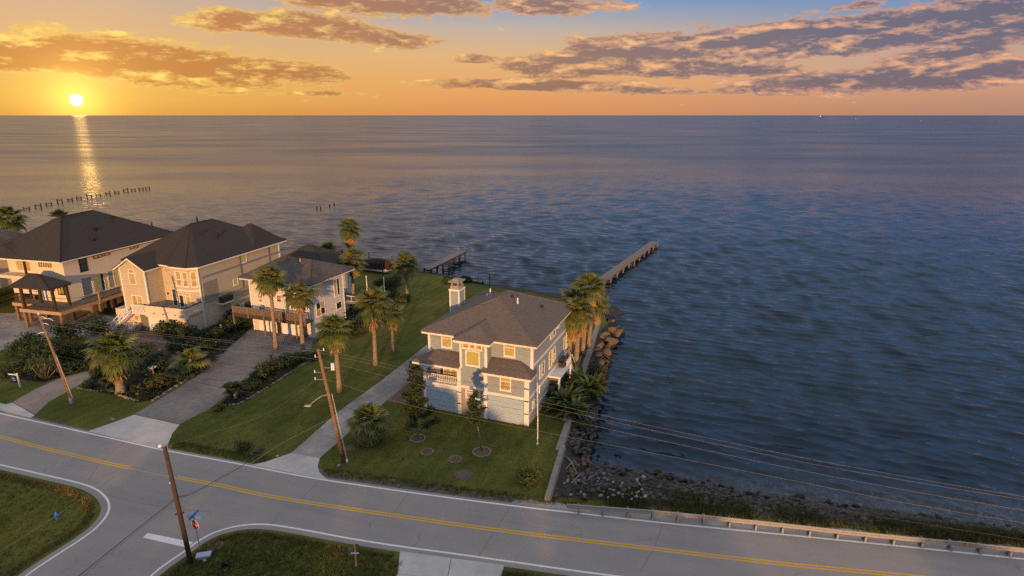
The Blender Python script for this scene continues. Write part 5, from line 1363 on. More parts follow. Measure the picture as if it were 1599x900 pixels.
def rosette(label, px, L, n, m, seed, name='cycad', cat='cycad', z=0.0, up=(15, 75), trunk=.25, basew=None):
    rnd = random.Random(seed); x, y = at(*px, z=z)
    t = thing(name, label, cat, (x, y, z))
    me = [cycad_mesh(m, L, a, seed + i) for i, a in enumerate((.7, 1.0))]
    MB().tube([(0, 0, -.1), (0, 0, trunk + .05)], [.2, .14], 8).build('trunk', G['palm_trunk'], t)
    for i in range(n):
        u = i / n
        s = rnd.uniform(.8, 1.1)
        child('frond', me[i % 2], t, (0, 0, trunk), (0, -R(up[1] + (up[0] - up[1]) * u + rnd.uniform(-8, 8)) * .7, R(i * 137.5)), (s, s, s))
    return t
def strap_mesh(m, L, w, droop, seed):
    mb = MB(); vs = []; k = 7
    for i in range(k + 1):
        u = i / k; ww = w * (0.12 if u < .25 else math.sin(math.pi * min(.999, (u - .18) / .82)) ** .7 + .02)
        x, z = L * u * (1 - .2 * droop * u), -droop * L * u * u * .6
        vs += [(x, -ww, z), (x, 0, z - .03 * w * 4 * (u > .2)), (x, ww, z)]
    fs = []
    for i in range(k):
        for j in (0, 1): fs.append((3 * i + j, 3 * i + 3 + j, 3 * i + 4 + j, 3 * i + 1 + j))
    return mb.add(vs, fs).mesh('leaf', m)
def strap_plant(label, px, L, n, m, seed, w=.16, name='banana_plant', cat='plant', z=0.0, up=(20, 88), hgt=.3):
    rnd = random.Random(seed); x, y = at(*px, z=z)
    t = thing(name, label, cat, (x, y, z))
    me = [strap_mesh(m, L, w, d, seed) for d in (.5, .85, 1.2)]
    MB().tube([(0, 0, -.2), (0, 0, hgt + .1)], [.16, .1], 7).build('stem', G['bark'], t)
    for i in range(n):
        s = rnd.uniform(.75, 1.15)
        child('leaf', rnd.choice(me), t, (rnd.uniform(-.15, .15), rnd.uniform(-.15, .15), hgt * rnd.uniform(.5, 1)), (rnd.uniform(-.3, .3), -R(rnd.uniform(*up)), R(i * 137.5 + rnd.uniform(-15, 15))), (s, s, s))
    return t

S = shrub
# left bed, towards the stilt house
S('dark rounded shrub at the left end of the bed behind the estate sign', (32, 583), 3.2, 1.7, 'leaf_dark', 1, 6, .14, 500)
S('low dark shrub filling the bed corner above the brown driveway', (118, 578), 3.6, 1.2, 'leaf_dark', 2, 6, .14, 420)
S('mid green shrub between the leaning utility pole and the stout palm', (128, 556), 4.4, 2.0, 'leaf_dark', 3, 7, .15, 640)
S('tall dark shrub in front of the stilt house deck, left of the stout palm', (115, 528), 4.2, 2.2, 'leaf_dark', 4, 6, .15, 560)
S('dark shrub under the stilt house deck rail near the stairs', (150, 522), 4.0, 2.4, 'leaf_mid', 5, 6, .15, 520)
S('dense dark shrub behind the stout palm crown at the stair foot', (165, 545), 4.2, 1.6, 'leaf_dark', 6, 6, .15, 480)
S('small grassy clump on the edging beside the brown driveway', (140, 607), 2.2, .8, 'leaf_mid', 7, 4, .10, 300)
rosette('cycad at the foot of the stout palm, left side', (166, 606), 1.3, 20, G['leaf_mid'], 8)
rosette('cycad at the right foot of the stout palm', (215, 618), 1.1, 18, G['leaf_olive'], 9)
S('yellow green shrub by the bird bath', (250, 607), 2.8, 1.7, 'leaf_olive', 10, 5, .13, 420)
S('low olive shrub right of the bird bath near the grey driveway', (272, 596), 2.2, 1.2, 'leaf_mid', 11, 5, .12, 320)
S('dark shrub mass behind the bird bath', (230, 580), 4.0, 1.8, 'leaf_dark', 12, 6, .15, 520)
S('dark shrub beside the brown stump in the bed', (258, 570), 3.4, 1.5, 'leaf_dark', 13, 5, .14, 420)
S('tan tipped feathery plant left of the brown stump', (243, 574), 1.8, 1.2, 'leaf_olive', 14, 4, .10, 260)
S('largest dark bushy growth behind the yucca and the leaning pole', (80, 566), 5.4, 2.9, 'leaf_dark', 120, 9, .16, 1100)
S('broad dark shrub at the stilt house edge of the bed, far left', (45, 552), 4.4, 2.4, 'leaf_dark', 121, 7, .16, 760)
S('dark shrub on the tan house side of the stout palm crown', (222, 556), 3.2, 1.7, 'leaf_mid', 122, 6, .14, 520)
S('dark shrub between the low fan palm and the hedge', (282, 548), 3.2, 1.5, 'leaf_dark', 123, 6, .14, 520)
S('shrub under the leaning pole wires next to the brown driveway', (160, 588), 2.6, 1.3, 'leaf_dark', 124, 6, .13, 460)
# under the tan house
for i, (px, w, hh, m, lab) in enumerate((((262, 521), 3.0, 1.8, 'leaf_mid', 'leftmost shrub of the hedge in front of the tan house deck'), ((281, 523), 3.2, 2.1, 'leaf_dark', 'second shrub of the hedge in front of the tan house deck'),
        ((298, 527), 2.8, 1.9, 'leaf_mid', 'pale flowered shrub near the deck corner of the tan house'), ((314, 530), 2.6, 1.5, 'leaf_dark', 'low shrub at the foot of the tan house corner downspout'),
        ((336, 528), 3.0, 1.3, 'leaf_dark', 'low dark shrub along the tan house side wall, nearer the street'), ((352, 518), 3.2, 1.5, 'leaf_dark', 'dark shrub along the tan house side wall beside the stone figure'),
        ((372, 512), 3.2, 2.3, 'leaf_mid', 'round shrub filling the corner under the ivory house deck end'), ((362, 498), 3.4, 1.6, 'leaf_dark', 'shrub behind the round shrub at the tan house wall'),
        ((300, 545), 3.6, 1.3, 'leaf_dark', 'low ground shrub between hedge and forecourt of the tan house'), ((325, 545), 3.0, 1.0, 'leaf_mid', 'low clump at the forecourt edge below the tan house corner'))):
    S(lab, px, w, hh, m, 20 + i, 5, .14, 440)
# bed along the right of the grey driveway
rosette('large dark cycad standing alone at the lower end of the driveway bed', (368, 622), 1.7, 34, G['leaf_dark'], 40, up=(-10, 80), trunk=.5)
for i, (px, w, hh, m, lab) in enumerate((((391, 606), 2.4, .9, 'leaf_mid', 'low spreading shrub next to the lone cycad'), ((407, 592), 2.4, 1.3, 'leaf_mid', 'rounded shrub beside the stones halfway along the driveway bed'),
        ((420, 582), 2.8, 1.7, 'leaf_olive', 'largest mid green shrub in the driveway bed'), ((436, 577), 2.6, 1.5, 'leaf_dark', 'dark shrub near the upper end of the driveway bed'),
        ((452, 570), 2.4, 1.3, 'leaf_dark', 'white flecked shrub between the deck palms and the lawn'), ((470, 563), 2.0, 1.0, 'leaf_mid', 'small last shrub at the top of the driveway bed'),
        ((345, 640), 1.4, .8, 'leaf_olive', 'thin dry shrub at the tip of the driveway bed'))):
    S(lab, px, w, hh, m, 50 + i, 5, .12, 380)
strap_plant('upright yellow green plant at the foot of the left deck palm', (424, 563), 1.0, 12, G['leaf_olive'], 58, .07, up=(50, 90))
# between ivory house and back lawn
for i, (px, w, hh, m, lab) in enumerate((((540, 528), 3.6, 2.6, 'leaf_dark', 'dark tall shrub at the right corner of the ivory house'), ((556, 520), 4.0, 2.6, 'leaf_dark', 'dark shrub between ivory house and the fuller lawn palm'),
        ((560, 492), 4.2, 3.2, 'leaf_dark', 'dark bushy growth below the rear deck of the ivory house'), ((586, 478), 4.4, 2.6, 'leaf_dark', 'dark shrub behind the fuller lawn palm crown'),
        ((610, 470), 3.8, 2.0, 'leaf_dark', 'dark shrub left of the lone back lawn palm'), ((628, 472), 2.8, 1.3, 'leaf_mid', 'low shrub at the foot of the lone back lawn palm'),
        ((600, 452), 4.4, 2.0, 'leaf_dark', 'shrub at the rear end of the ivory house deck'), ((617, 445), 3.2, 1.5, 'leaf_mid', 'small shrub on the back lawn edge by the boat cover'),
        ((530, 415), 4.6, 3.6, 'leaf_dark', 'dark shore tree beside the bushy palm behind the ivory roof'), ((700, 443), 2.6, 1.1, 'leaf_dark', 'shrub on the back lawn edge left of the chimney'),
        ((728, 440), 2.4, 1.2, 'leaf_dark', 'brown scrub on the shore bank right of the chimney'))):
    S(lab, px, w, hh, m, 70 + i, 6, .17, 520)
# around the blue house
S('dark shrub against the porch corner of the blue house', (651, 596), 2.0, 2.9, 'leaf_dark', 90, 6, .12, 520)
S('round bush alone on the lawn near the sea wall', (829, 752), 2.0, 1.25, 'leaf_mid', 91, 7, .085, 800)
S('scrubby bush beside the roadside culvert on the left lawn', (383, 704), 1.7, .8, 'leaf_olive', 92, 5, .09, 300)
for i, (px, L, n, lab, k) in enumerate((((884, 640), 2.5, 64, 'large strap leaved plant between the blue house and the sea wall', 'leaf_strap'), ((897, 652), 2.0, 46, 'strap leaved plant leaning over the near end of the long sea wall', 'leaf_strap'),
        ((919, 618), 2.1, 54, 'strap leaved plant growing on the water side of the long sea wall', 'leaf_strap'), ((930, 612), 1.9, 48, 'yellowish strap leaved plant nearest the water', 'leaf_olive'),
        ((872, 622), 2.0, 46, 'strap leaved plant against the side landing of the blue house', 'leaf_strap'), ((904, 606), 2.0, 48, 'strap leaved plant at the foot of the palm cluster', 'leaf_mid'))):
    strap_plant(lab, px, L, n, G[k], 95 + i, .25, hgt=.7)
strap_plant('clump of reedy leaves beside the timber edging below the palms', (917, 536), 1.2, 18, G['leaf_olive'], 104, .05, up=(45, 88))
S('dark scrub below the strap leaved plants at the wall foot', (905, 632), 2.6, 1.5, 'leaf_dark', 110, 6, .12, 520, z=-.3)
S('dark scrub hanging over the rocks beyond the strap leaved plants', (934, 592), 2.4, 1.4, 'leaf_dark', 111, 6, .12, 480, z=-.4)
S('low scrub on the sea wall rocks nearer the road', (905, 668), 1.8, .9, 'leaf_mid', 112, 5, .11, 320, z=-.4)
# yucca-like plant with several heads
def yucca():
    rnd = random.Random(5); x, y = at(70, 592)
    t = thing('yucca', 'many headed yucca with pale stems in front of the stilt house', 'yucca', (x, y, 0))
    me = [strap_mesh(G['leaf_mid'], .95, .045, d, 3) for d in (.4, .9)]
    for i in range(12):
        a, d, hh = i * 2.4, rnd.uniform(.3, 1.7), rnd.uniform(1.0, 2.4)
        c = (math.cos(a) * d, math.sin(a) * d, hh)
        MB().tube([(c[0] * .15, c[1] * .15, -.1), (c[0] * .6, c[1] * .6, hh * .5), c], [.09, .07, .06], 6).build('stem', G['bark'], t)
        for k in range(22): child('leaf', me[k % 2], t, c, (0, -R(rnd.uniform(-35, 85)), k * 2.4), (rnd.uniform(.8, 1.2),) * 3)
yucca()
def young_tree(label, base, topy, w, seed, m, lean=0, n=1500, zfrom=.22):
    rnd = random.Random(seed); x, y = at(*base); _, _, H = zat(base[0], topy, y)
    t = thing('young_tree', label, 'tree', (x, y, 0))
    tr = MB(); path = [(lean * k / 5, math.sin(k) * .03, H * k / 5 - (.1 if k == 0 else 0)) for k in range(6)]
    tr.tube(path, [.075, .065, .055, .04, .025, .01], 7)
    fo = MB(); lim = MB()
    for i in range(17):
        u = zfrom + (1 - zfrom) * (i + rnd.random() * .6) / 17
        z = H * u; a = i * 2.4 + rnd.uniform(-.4, .4); L = w / 2 * (1.05 - .75 * u) * rnd.uniform(.65, 1.15)
        p0 = Vector((lean * u, 0, z)); p1 = p0 + Vector((math.cos(a) * L, math.sin(a) * L, L * rnd.uniform(.3, .9)))
        lim.tube([p0, p0.lerp(p1, .5) + Vector((0, 0, -.03)), p1], [.03, .02, .006], 5)
        for k in range(3):
            q = p0.lerp(p1, .45 + .28 * k); r = w * .12 * rnd.uniform(.7, 1.25)
            leaves(fo, q, (r, r, r * .8), int(n / 51), .125, rnd)
    tr.build('trunk', G['bark'], t, smooth=True); lim.build('limb', G['bark'], t); fo.build('crown', G[m], t)
    return t
young_tree('young leafy tree in a ring close to the porch garage', (653, 686), 586, 3.7, 1, 'leaf_dark', .1, 5600, .14)
young_tree('slim young tree with bare lower trunk in front of the stone entry', (753, 706), 620, 2.4, 2, 'leaf_dark', -.75, 2100, .46)

# ------------------------------------------------------------------ tree rings and bare patches on the lawn
def ring(label, px, r, stones=True, h=.12):
    rnd = random.Random(int(px[0])); x, y = at(*px)
    t = thing('tree_ring', label, 'tree ring', (x, y, 0))
    pts = [(r * math.cos(a) * rnd.uniform(.92, 1.08), r * math.sin(a) * rnd.uniform(.92, 1.08)) for a in np.linspace(0, 6.283, 26)[:-1]]
    MB().prism(pts, -.05, .03).build('mulch', G['mulch'], t)
    MB().ico((0, 0, -.02), (r * .7, r * .7, .12), 2, .12, rnd).build('mound', G['mulch'] if stones else G['dirt'], t)
    if stones:
        k = max(9, int(2 * math.pi * r / .34))
        for i in range(k):
            a0, a1 = 6.283 * (i + .06) / k, 6.283 * (i + .94) / k; ro = r * 1.05
            MB().prism([(ro * math.cos(a0), ro * math.sin(a0)), (ro * math.cos(a1), ro * math.sin(a1)), ((ro - .15) * math.cos(a1), (ro - .15) * math.sin(a1)), ((ro - .15) * math.cos(a0), (ro - .15) * math.sin(a0))], -.05, h + rnd.uniform(-.03, .03)).build('edging_stone', G['edging'], t)
ring('stone ring round the foot of the leafy young tree', (653, 686), .74)
ring('stone ring round the slim young tree with the bare trunk', (753, 707), .85)
ring('empty stone ring between the two young trees, smallest one', (668, 706), .60, True, .05)
ring('broken mulch ring with debris in the middle of the lawn', (711, 718), .62, True, .04)
ring('bare earth mound nearest the road on the blue house lawn', (724, 741), .85, False)
ring('half buried stone edging round the small squat palm', (577, 690), .85, True, .05)
ring('faint bare earth patch beside the middle utility pole', (547, 700), .60, False)
# bed edging of loose stones
def edging(label, line, n, seed, m='edging'):
    rnd = random.Random(seed); P = resample(W(line), n)
    t = thing('bed_edging', label, 'edging', (P[0].x, P[0].y, 0))
    for p in P:
        mb = MB(); s = rnd.uniform(.12, .22); mb.ico((0, 0, 0), (s * 1.3, s, s * .7), 1, .2, rnd)
        mb.build('stone', G[m], t, loc=(p.x - P[0].x + rnd.uniform(-.05, .05), p.y - P[0].y + rnd.uniform(-.05, .05), .06))
edging('row of edging stones between driveway bed and left lawn', [(352, 634), (372, 632), (398, 618), (430, 598), (470, 572), (492, 561)], 34, 3)
edging('low edging stones round the front of the stout palm bed', [(122, 606), (150, 612), (170, 609), (190, 619), (215, 627)], 26, 4)
edging('edging stones along the left side of the grey driveway', [(240, 626), (280, 601), (318, 576)], 22, 5)

# ------------------------------------------------------------------ grass that nobody could count
def grass_field(name, label, test, box, n, h0, h1, seed, m0='blade'):
    rnd = np.random.default_rng(seed); vs = []; fs = []; k = 0; pr = random.Random(seed)
    while k < n:
        cx, cy = pr.uniform(*box[:2]), pr.uniform(*box[2:])
        if not test(cx, cy): continue
        m = pr.randint(3, 7); hh = pr.uniform(h0, h1); lean = (pr.uniform(-.5, .5), pr.uniform(-.5, .5))
        for _ in range(m):
            x, y = cx + pr.gauss(0, .09), cy + pr.gauss(0, .09); a = pr.uniform(0, 3.14); w = pr.uniform(.010, .022); h = hh * pr.uniform(.6, 1.2)
            lx, ly = (lean[0] + pr.uniform(-.5, .5)) * h, (lean[1] + pr.uniform(-.5, .5)) * h
            o = len(vs); vs += [(x - w * math.cos(a), y - w * math.sin(a), .005), (x + w * math.cos(a), y + w * math.sin(a), .005), (x + lx, y + ly, h)]; fs.append((o, o + 1, o + 2)); k += 1
    stuff(MB().add(vs, fs).build(name, G[m0]), label, 'grass')
roadpoly_L, roadpoly_R, roadpoly_F = offset(NL, -.95), offset(NR, -.95), offset(FAR, .8)
pl = roadpoly_L + [(-260, -60)]
prr = roadpoly_R + [(300, -60)]
d4 = [(p[0], p[1]) for p in W([(622, 860), (611, 873), (627, 878.5), (618, 900), (555, 1010), (765, 1010), (784, 900), (790, 882)])]
grass_field('rough_grass', 'rough uncut grass on the near left corner of the junction', lambda x, y: inside((x, y), pl), (-62, -31, 33, 53), 30000, .10, .30, 1)
grass_field('rough_grass', 'rough uncut grass on the near right corner of the junction', lambda x, y: inside((x, y), prr) and not inside((x, y), d4), (-25, 6, 33, 40), 26000, .10, .30, 2)
excl = [W([(393, 726.5), (455, 708), (530, 642), (600, 592), (672, 540), (672, 576), (612, 620), (553, 670), (500, 716), (512, 750)]), W([(138, 674), (210, 647), (340, 560), (408, 577), (345, 628), (281, 663), (263, 703)])]
def lot(x, y):
    if y < np.interp(x, [p[0] for p in roadpoly_F], [p[1] for p in roadpoly_F]) + .25: return False
    if any(inside((x, y), e) for e in excl): return False
    return x < 2.4 + (y - 42.5) * .235
grass_field('mown_grass', 'mown lawn grass between the road and the houses', lot, (-34, 5.5, 42, 60), 34000, .04, .11, 3)
def verge(x, y):
    b0 = np.interp(x, [p[0] for p in roadpoly_F], [p[1] for p in roadpoly_F])
    return b0 - .2 < y < b0 + .9 and not any(inside((x, y), e) for e in excl)
grass_field('verge_weeds', 'ragged weeds growing along the far road edge', verge, (-32, 3.5, 42, 52), 9000, .08, .26, 4)
def edge_test(line, lo, hi):
    P = [(p.x, p.y) for p in smooth_line(line, 4) if -60 < p.x < 12 and 32 < p.y < 56]
    return lambda x, y: lo < min((x - a) ** 2 + (y - b) ** 2 for a, b in P) ** .5 - .55 < hi
eL, eR = edge_test(NL, .05, .95), edge_test(NR, .05, .75)
grass_field('dry_verge_grass', 'dry golden grass fringing the near left corner of the junction', lambda x, y: inside((x, y), pl) and eL(x, y), (-56, -31, 33, 52), 9000, .12, .38, 5, 'blade_dry')
grass_field('dry_verge_grass', 'dry golden grass fringing the near right corner of the junction', lambda x, y: inside((x, y), prr) and not inside((x, y), d4) and eR(x, y), (-25, 6, 33, 40), 6000, .10, .30, 6, 'blade_dry')
def bankw(x, y):
    b0 = np.interp(x, [4.6, 9, 19, 28, 37, 46], [43.0, 42.4, 40.7, 39.4, 37.9, 36.4])
    return b0 - .9 < y < b0 + 1.6 * bank_k(x)
def bank_weeds():
    pr = random.Random(9); vs, fs = [], []
    while len(fs) < 34000:
        cx, cy = pr.uniform(4, 46), pr.uniform(35.5, 45)
        if not bankw(cx, cy) or (math.sin(cx * .9) + math.sin(cx * .37 + 2) < -.5 and pr.random() < .8): continue
        b0 = np.interp(cx, [4.6, 9, 19, 28, 37, 46], [43.0, 42.4, 40.7, 39.4, 37.9, 36.4]); z = bank_z(max(0, cy - b0) / bank_k(cx)) - .03
        hh = pr.uniform(.15, .5)
        for _ in range(8):
            x, y = cx + pr.gauss(0, .14), cy + pr.gauss(0, .14); a = pr.uniform(0, 3.14); w = pr.uniform(.015, .035); h = hh * pr.uniform(.5, 1.2)
            o = len(vs); vs += [(x - w * math.cos(a), y - w * math.sin(a), z), (x + w * math.cos(a), y + w * math.sin(a), z), (x + pr.uniform(-.6, .6) * h, y + pr.uniform(-.6, .6) * h, z + h)]; fs.append((o, o + 1, o + 2))
    stuff(MB().add(vs, fs).build('bank_weeds', G['leaf_olive']), 'green and dry weeds on the rocky bank behind the guard rail', 'weeds')
bank_weeds()

def groundcover():
    rnd = random.Random(41); beds = [W(p) for p in ([(318, 583), (345, 556), (372, 531), (392, 512), (330, 505), (225, 505), (240, 520), (292, 556), (270, 572), (215, 567), (160, 580), (140, 592), (122, 606), (150, 612), (190, 620), (215, 628), (240, 625), (280, 600)],
        [(408, 577), (432, 561.5), (470, 553.5), (492, 552), (505, 560), (470, 572), (430, 598), (398, 618), (372, 632), (352, 634), (346, 629), (374, 603)], [(0, 590), (40, 560), (120, 540), (200, 530), (205, 545), (165, 565), (136, 579), (100, 588), (70, 597), (40, 594)])]
    for b, n in zip(beds, (620, 170, 420)):
        mb = MB(); xs = [p[0] for p in b]; ys = [p[1] for p in b]; k = 0
        while k < n:
            x, y = rnd.uniform(min(xs), max(xs)), rnd.uniform(min(ys), max(ys))
            if not inside((x, y), b): continue
            k += 1; r = rnd.uniform(.2, .45)
            leaves(mb, (x, y, r * .5), (r, r, r * .7), 16, .11, rnd)
        stuff(mb.build('ground_cover', rnd.choice((G['leaf_dark'], G['leaf_mid']))), 'low leafy ground cover filling the planting beds', 'ground cover')
groundcover()

# ------------------------------------------------------------------ the wooded street behind the camera, which keeps the low sun off the ground
def treeline():
    rnd = random.Random(77); fo = MB(); tk = MB()
    x = -175.0
    while x < 110:
        gap = 17.5 < x < 24 or -37 < x < -33
        w = rnd.uniform(7, 11)
        if not gap:
            y = rnd.uniform(-52, -34); H = rnd.uniform(14.2, 15.2) if -28 < x < 8 else rnd.uniform(12.4, 14.4) if x < 15 else rnd.uniform(10.0, 12.5)
            tk.tube([(x, y, -.2), (x + .3, y, H * .45), (x, y, H * .8)], [.35, .28, .1], 7)
            for i in range(14):
                a, d = rnd.uniform(0, 6.28), rnd.uniform(0, w * .42); c = (x + math.cos(a) * d, y + math.sin(a) * d, H * rnd.uniform(.32, .80)); r = w * rnd.uniform(.2, .3)
                leaves(fo, c, (r, r, r * .8), 200 if -30 < x < 10 else 130, .45, rnd)
                if -34 < x < 12: fo.ico(c, (r * .86, r * .86, r * .7), 2, .12, rnd)  # solid cores added inside the crowns to stop sun leaking through
                tk.tube([(x, y, H * .35), c], [.14, .04], 5)
        x += w * rnd.uniform(.72, .98)
    stuff(fo.build('treeline_foliage', G['leaf_mid']), 'wooded edge of the street behind the viewpoint', 'trees')
    stuff(tk.build('treeline_trunks', G['bark']), 'trunks of the wooded edge behind the viewpoint', 'trees')
treeline()

# ------------------------------------------------------------------ utility poles and wires
def pole(label, base, top, r0, r1, name='utility_pole', m='pole_wood'):
    x, y = at(*base); tx, _, tz = zat(*top, y)
    t = thing(name, label, 'utility pole', (x, y, 0))
    MB().tube([(0, 0, -.5), ((tx - x) * .5, 0, tz * .5), (tx - x, 0, tz)], [r0, (r0 + r1) / 2, r1], 12).build('shaft', G[m], t, smooth=True)
    return t, Vector((tx - x, 0, tz)), Vector((x, y, 0))
p1, p1t, p1b = pole('leaning timber utility pole beside the brown driveway on the left', (115, 629), (61, 491), .17, .12)
MB().box(-.16, .16, -.2, .2, -.02, .62).build('base_guard', G['metal'], p1, loc=(-.02, -.16, 0))
a = lambda T, u: T * u
for u, sd in ((.97, 1), (.80, -1), (.90, 1)):
    q = a(p1t, u); MB().tube([tuple(q), (q.x + sd * .45, q.y - .1, q.z + .05), (q.x + sd * .75, q.y - .15, q.z - .1)], .035, 6).build('bracket', G['white_paint'], p1)
MB().ico(tuple(p1t + Vector((0, 0, .06))), .13, 1).build('pole_cap', G['white_paint'], p1)
q = a(p1t, .95); MB().tube([tuple(q), (q.x + 1.2, q.y - .25, q.z + .12), (q.x + 1.5, q.y - .3, q.z - .12)], .03, 6).build('lamp_arm', G['white_paint'], p1)
MB().tube([tuple(a(p1t, .05) + Vector((.16, -.05, 0))), tuple(a(p1t, .55) + Vector((.17, -.05, 0)))], .05, 6).build('conduit', G['metal'], p1)
p2, p2t, p2b = pole('tallest timber pole with street lamp arm and conduit on the blue house verge', (538, 722), (497, 545), .19, .13)
# street lamp arm to the left
q = a(p2t, .61); lx, _, lz = zat(484, 633, p2b.y - .9); le = Vector((lx - p2b.x, -.9, lz))
MB().tube([tuple(q), tuple(q.lerp(le, .35) + Vector((0, 0, .22))), tuple(q.lerp(le, .8) + Vector((0, 0, .12))), tuple(le)], .04, 7).build('lamp_arm', G['metal'], p2)
MB().ico(tuple(le + Vector((-.15, -.05, -.04))), (.33, .16, .10), 2).build('lamp_head', G['metal'], p2)
MB().tube([tuple(a(p2t, .64)), tuple(q.lerp(le, .6) + Vector((0, 0, .15)))], .015, 5).build('lamp_stay', G['black_metal'], p2)
# conduit standing off on the right, with straps
off = Vector((.34, -.1, 0)); MB().tube([tuple(a(p2t, .02) + off), tuple(a(p2t, .62) + off)], .055, 8).build('conduit', G['metal'], p2)
for u in (.18, .36, .52):
    c = a(p2t, u); MB().tube([tuple(c), tuple(c + off * 1.15)], .035, 6).build('strap', G['black_metal'], p2)
for u, sd, L in ((.985, 1, .5), (.93, -1, .35), (.84, 1, .9), (.80, -1, .7), (.74, -1, .8)):
    c = a(p2t, u); e = c + Vector((sd * L, -.12, .06))
    MB().tube([tuple(c), tuple(e)], .04, 6).build('insulator_arm', G['grey_wood'], p2)
    MB().tube([tuple(e), tuple(e + Vector((0, 0, .22)))], [.06, .045], 7).build('insulator', G['white_paint'], p2)
MB().box(-.14, .14, -.1, .1, -.3, .3).build('cutout_switch', G['white_paint'], p2, loc=tuple(a(p2t, .845) + Vector((.95, -.1, .1))))
MB().ico(tuple(a(p2t, .03) + Vector((.4, -.3, 0))), (.12, .12, .25), 1).build('ground_guard', G['white_paint'], p2)
p3, p3t, p3b = pole('near timber pole at the road corner by the stop sign', (299, 880), (257, 696), .17, .125, m='pole_shaded')
MB().ico(tuple(p3t + Vector((-.22, -.1, .02))), .13, 2).build('insulator', G['white_paint'], p3)
MB().tube([tuple(p3t), tuple(p3t + Vector((0, 0, .05)))], .13, 10).build('pole_cap', G['metal'], p3)
c = a(p3t, .70); MB().ico(tuple(c + Vector((-.17, -.05, 0))), .06, 1).build('hook', G['white_paint'], p3)
c = a(p3t, .44); MB().tube([tuple(c + Vector((-.3, 0, -.08))), tuple(c + Vector((.3, 0, .08)))], .06, 7).build('clamp', G['black_metal'], p3)

def plane_pt(px, A, B):
    """where the ray of a pixel meets the upright plane through A and B"""
    rx, ry, rz = ray(*px); n = (B[1] - A[1], -(B[0] - A[0]))
    t = (n[0] * A[0] + n[1] * A[1]) / (n[0] * rx + n[1] * ry)
    return (rx * t, ry * t, CAM_H + rz * t)
def wire(label, pts, r=.008, m='wire', group='overhead wires'):
    P = smooth_line(pts, 6)
    o0 = P[0].copy()
    o = MB().tube([tuple(p - o0) for p in P], r, 5).build('overhead_wire', G[m], loc=tuple(o0))
    tag(o, label, 'wire', group)
A1, A2 = (p1b.x + p1t.x, p1b.y), (p2b.x + p2t.x, p2b.y)
E2 = (46.0, 23.0); A3 = (p3b.x + p3t.x, p3b.y)
left = lambda L: [plane_pt(q, A1, A2) for q in L]
rt = lambda L: [plane_pt(q, A2, E2) for q in L]
E1 = (A1[0] - 34, A1[1] + 12.4)
wire('upper of the overhead wires between the leaning pole and the lamp pole', left([(63, 494), (203, 515.5), (340, 530.5), (449, 541), (497, 546)]))
wire('second overhead wire between the leaning pole and the lamp pole, close under the upper', left([(66, 498), (203, 518.5), (340, 533.5), (495, 549)]))
wire('third and lowest lit wire between the leaning pole and the lamp pole', left([(70, 507), (202, 526.7), (340, 545), (449, 556), (499, 562)]))
wire('dark cable crossing the grey driveway to the lamp pole', left([(80, 540), (195, 577), (300, 590), (390, 598), (507, 607)]), .015, 'cable')
wire('lower dark cable crossing the driveway bed to the lamp pole', left([(86, 556), (250, 585), (355, 607), (440, 621), (516, 632)]), .02, 'cable')
wire('wire leaving the leaning pole for the left frame edge', [plane_pt(q, A1, E1) for q in ((61, 495), (30, 492.5), (-60, 483))])
wire('second wire leaving the leaning pole for the left frame edge', [plane_pt(q, A1, E1) for q in ((66, 505), (30, 502), (-60, 495))])
wire('topmost of the wires running from the lamp pole over the water to the right', rt([(499, 547), (620, 572.5), (760, 607), (906, 641), (1200, 704), (1400, 742), (1599, 776), (1750, 798)]))
wire('second from top of the wires running from the lamp pole to the right', rt([(500, 551), (620, 578), (760, 612), (864, 638), (1200, 711), (1400, 748), (1599, 780.5), (1750, 803)]))
wire('third of the wires running from the lamp pole to the right', rt([(502, 563), (620, 592), (760, 628), (841, 646.5), (1200, 724), (1400, 763), (1599, 797), (1750, 820)]))
wire('fourth lit wire running from the lamp pole to the right, crossing the sea wall', rt([(507, 592), (640, 633), (760, 658), (840, 673), (1200, 743), (1400, 783), (1599, 817), (1750, 842)]))
wire('lowest dark cable running from the lamp pole over the lawn and rocks', rt([(517, 628), (640, 668), (760, 693), (840, 706), (1200, 770), (1345, 802), (1599, 843), (1750, 866)]), .02, 'cable')
mid = lambda L: [plane_pt(q, A3, A2) for q in L]
wire('sagging service wire from the near pole top to the lamp pole', mid([(258, 697), (300, 685), (400, 654), (450, 626), (505, 585)]))
wire('thick cable across the road from the near pole to the lamp pole', mid([(277, 776), (300, 771), (340, 749), (381, 726), (430, 692), (519, 637)]), .02, 'cable')
wire('thin cable beside the thick one crossing the road from the near pole', mid([(277, 779), (310, 768), (381, 731), (445, 690), (521, 652)]), .018, 'wire')
E3 = (A3[0] - 1.5, -6.0)
back = lambda L: [plane_pt(q, A3, E3) for q in L]
wire('lit wire from the near pole top down to the left frame edge', [plane_pt(q, A3, (A3[0] - 9.5, 6)) for q in ((255, 697), (203, 730), (144, 768), (60, 824), (-60, 900))])
wire('thick dark cable from the near pole to the lower frame edge', back([(276, 777), (258, 792), (200, 838), (127, 897), (60, 950)]), .02, 'cable')
wire('thin cable under the thick one leaving the near pole', back([(277, 781), (262, 792), (190, 850), (140, 892), (80, 945)]), .016, 'wire')

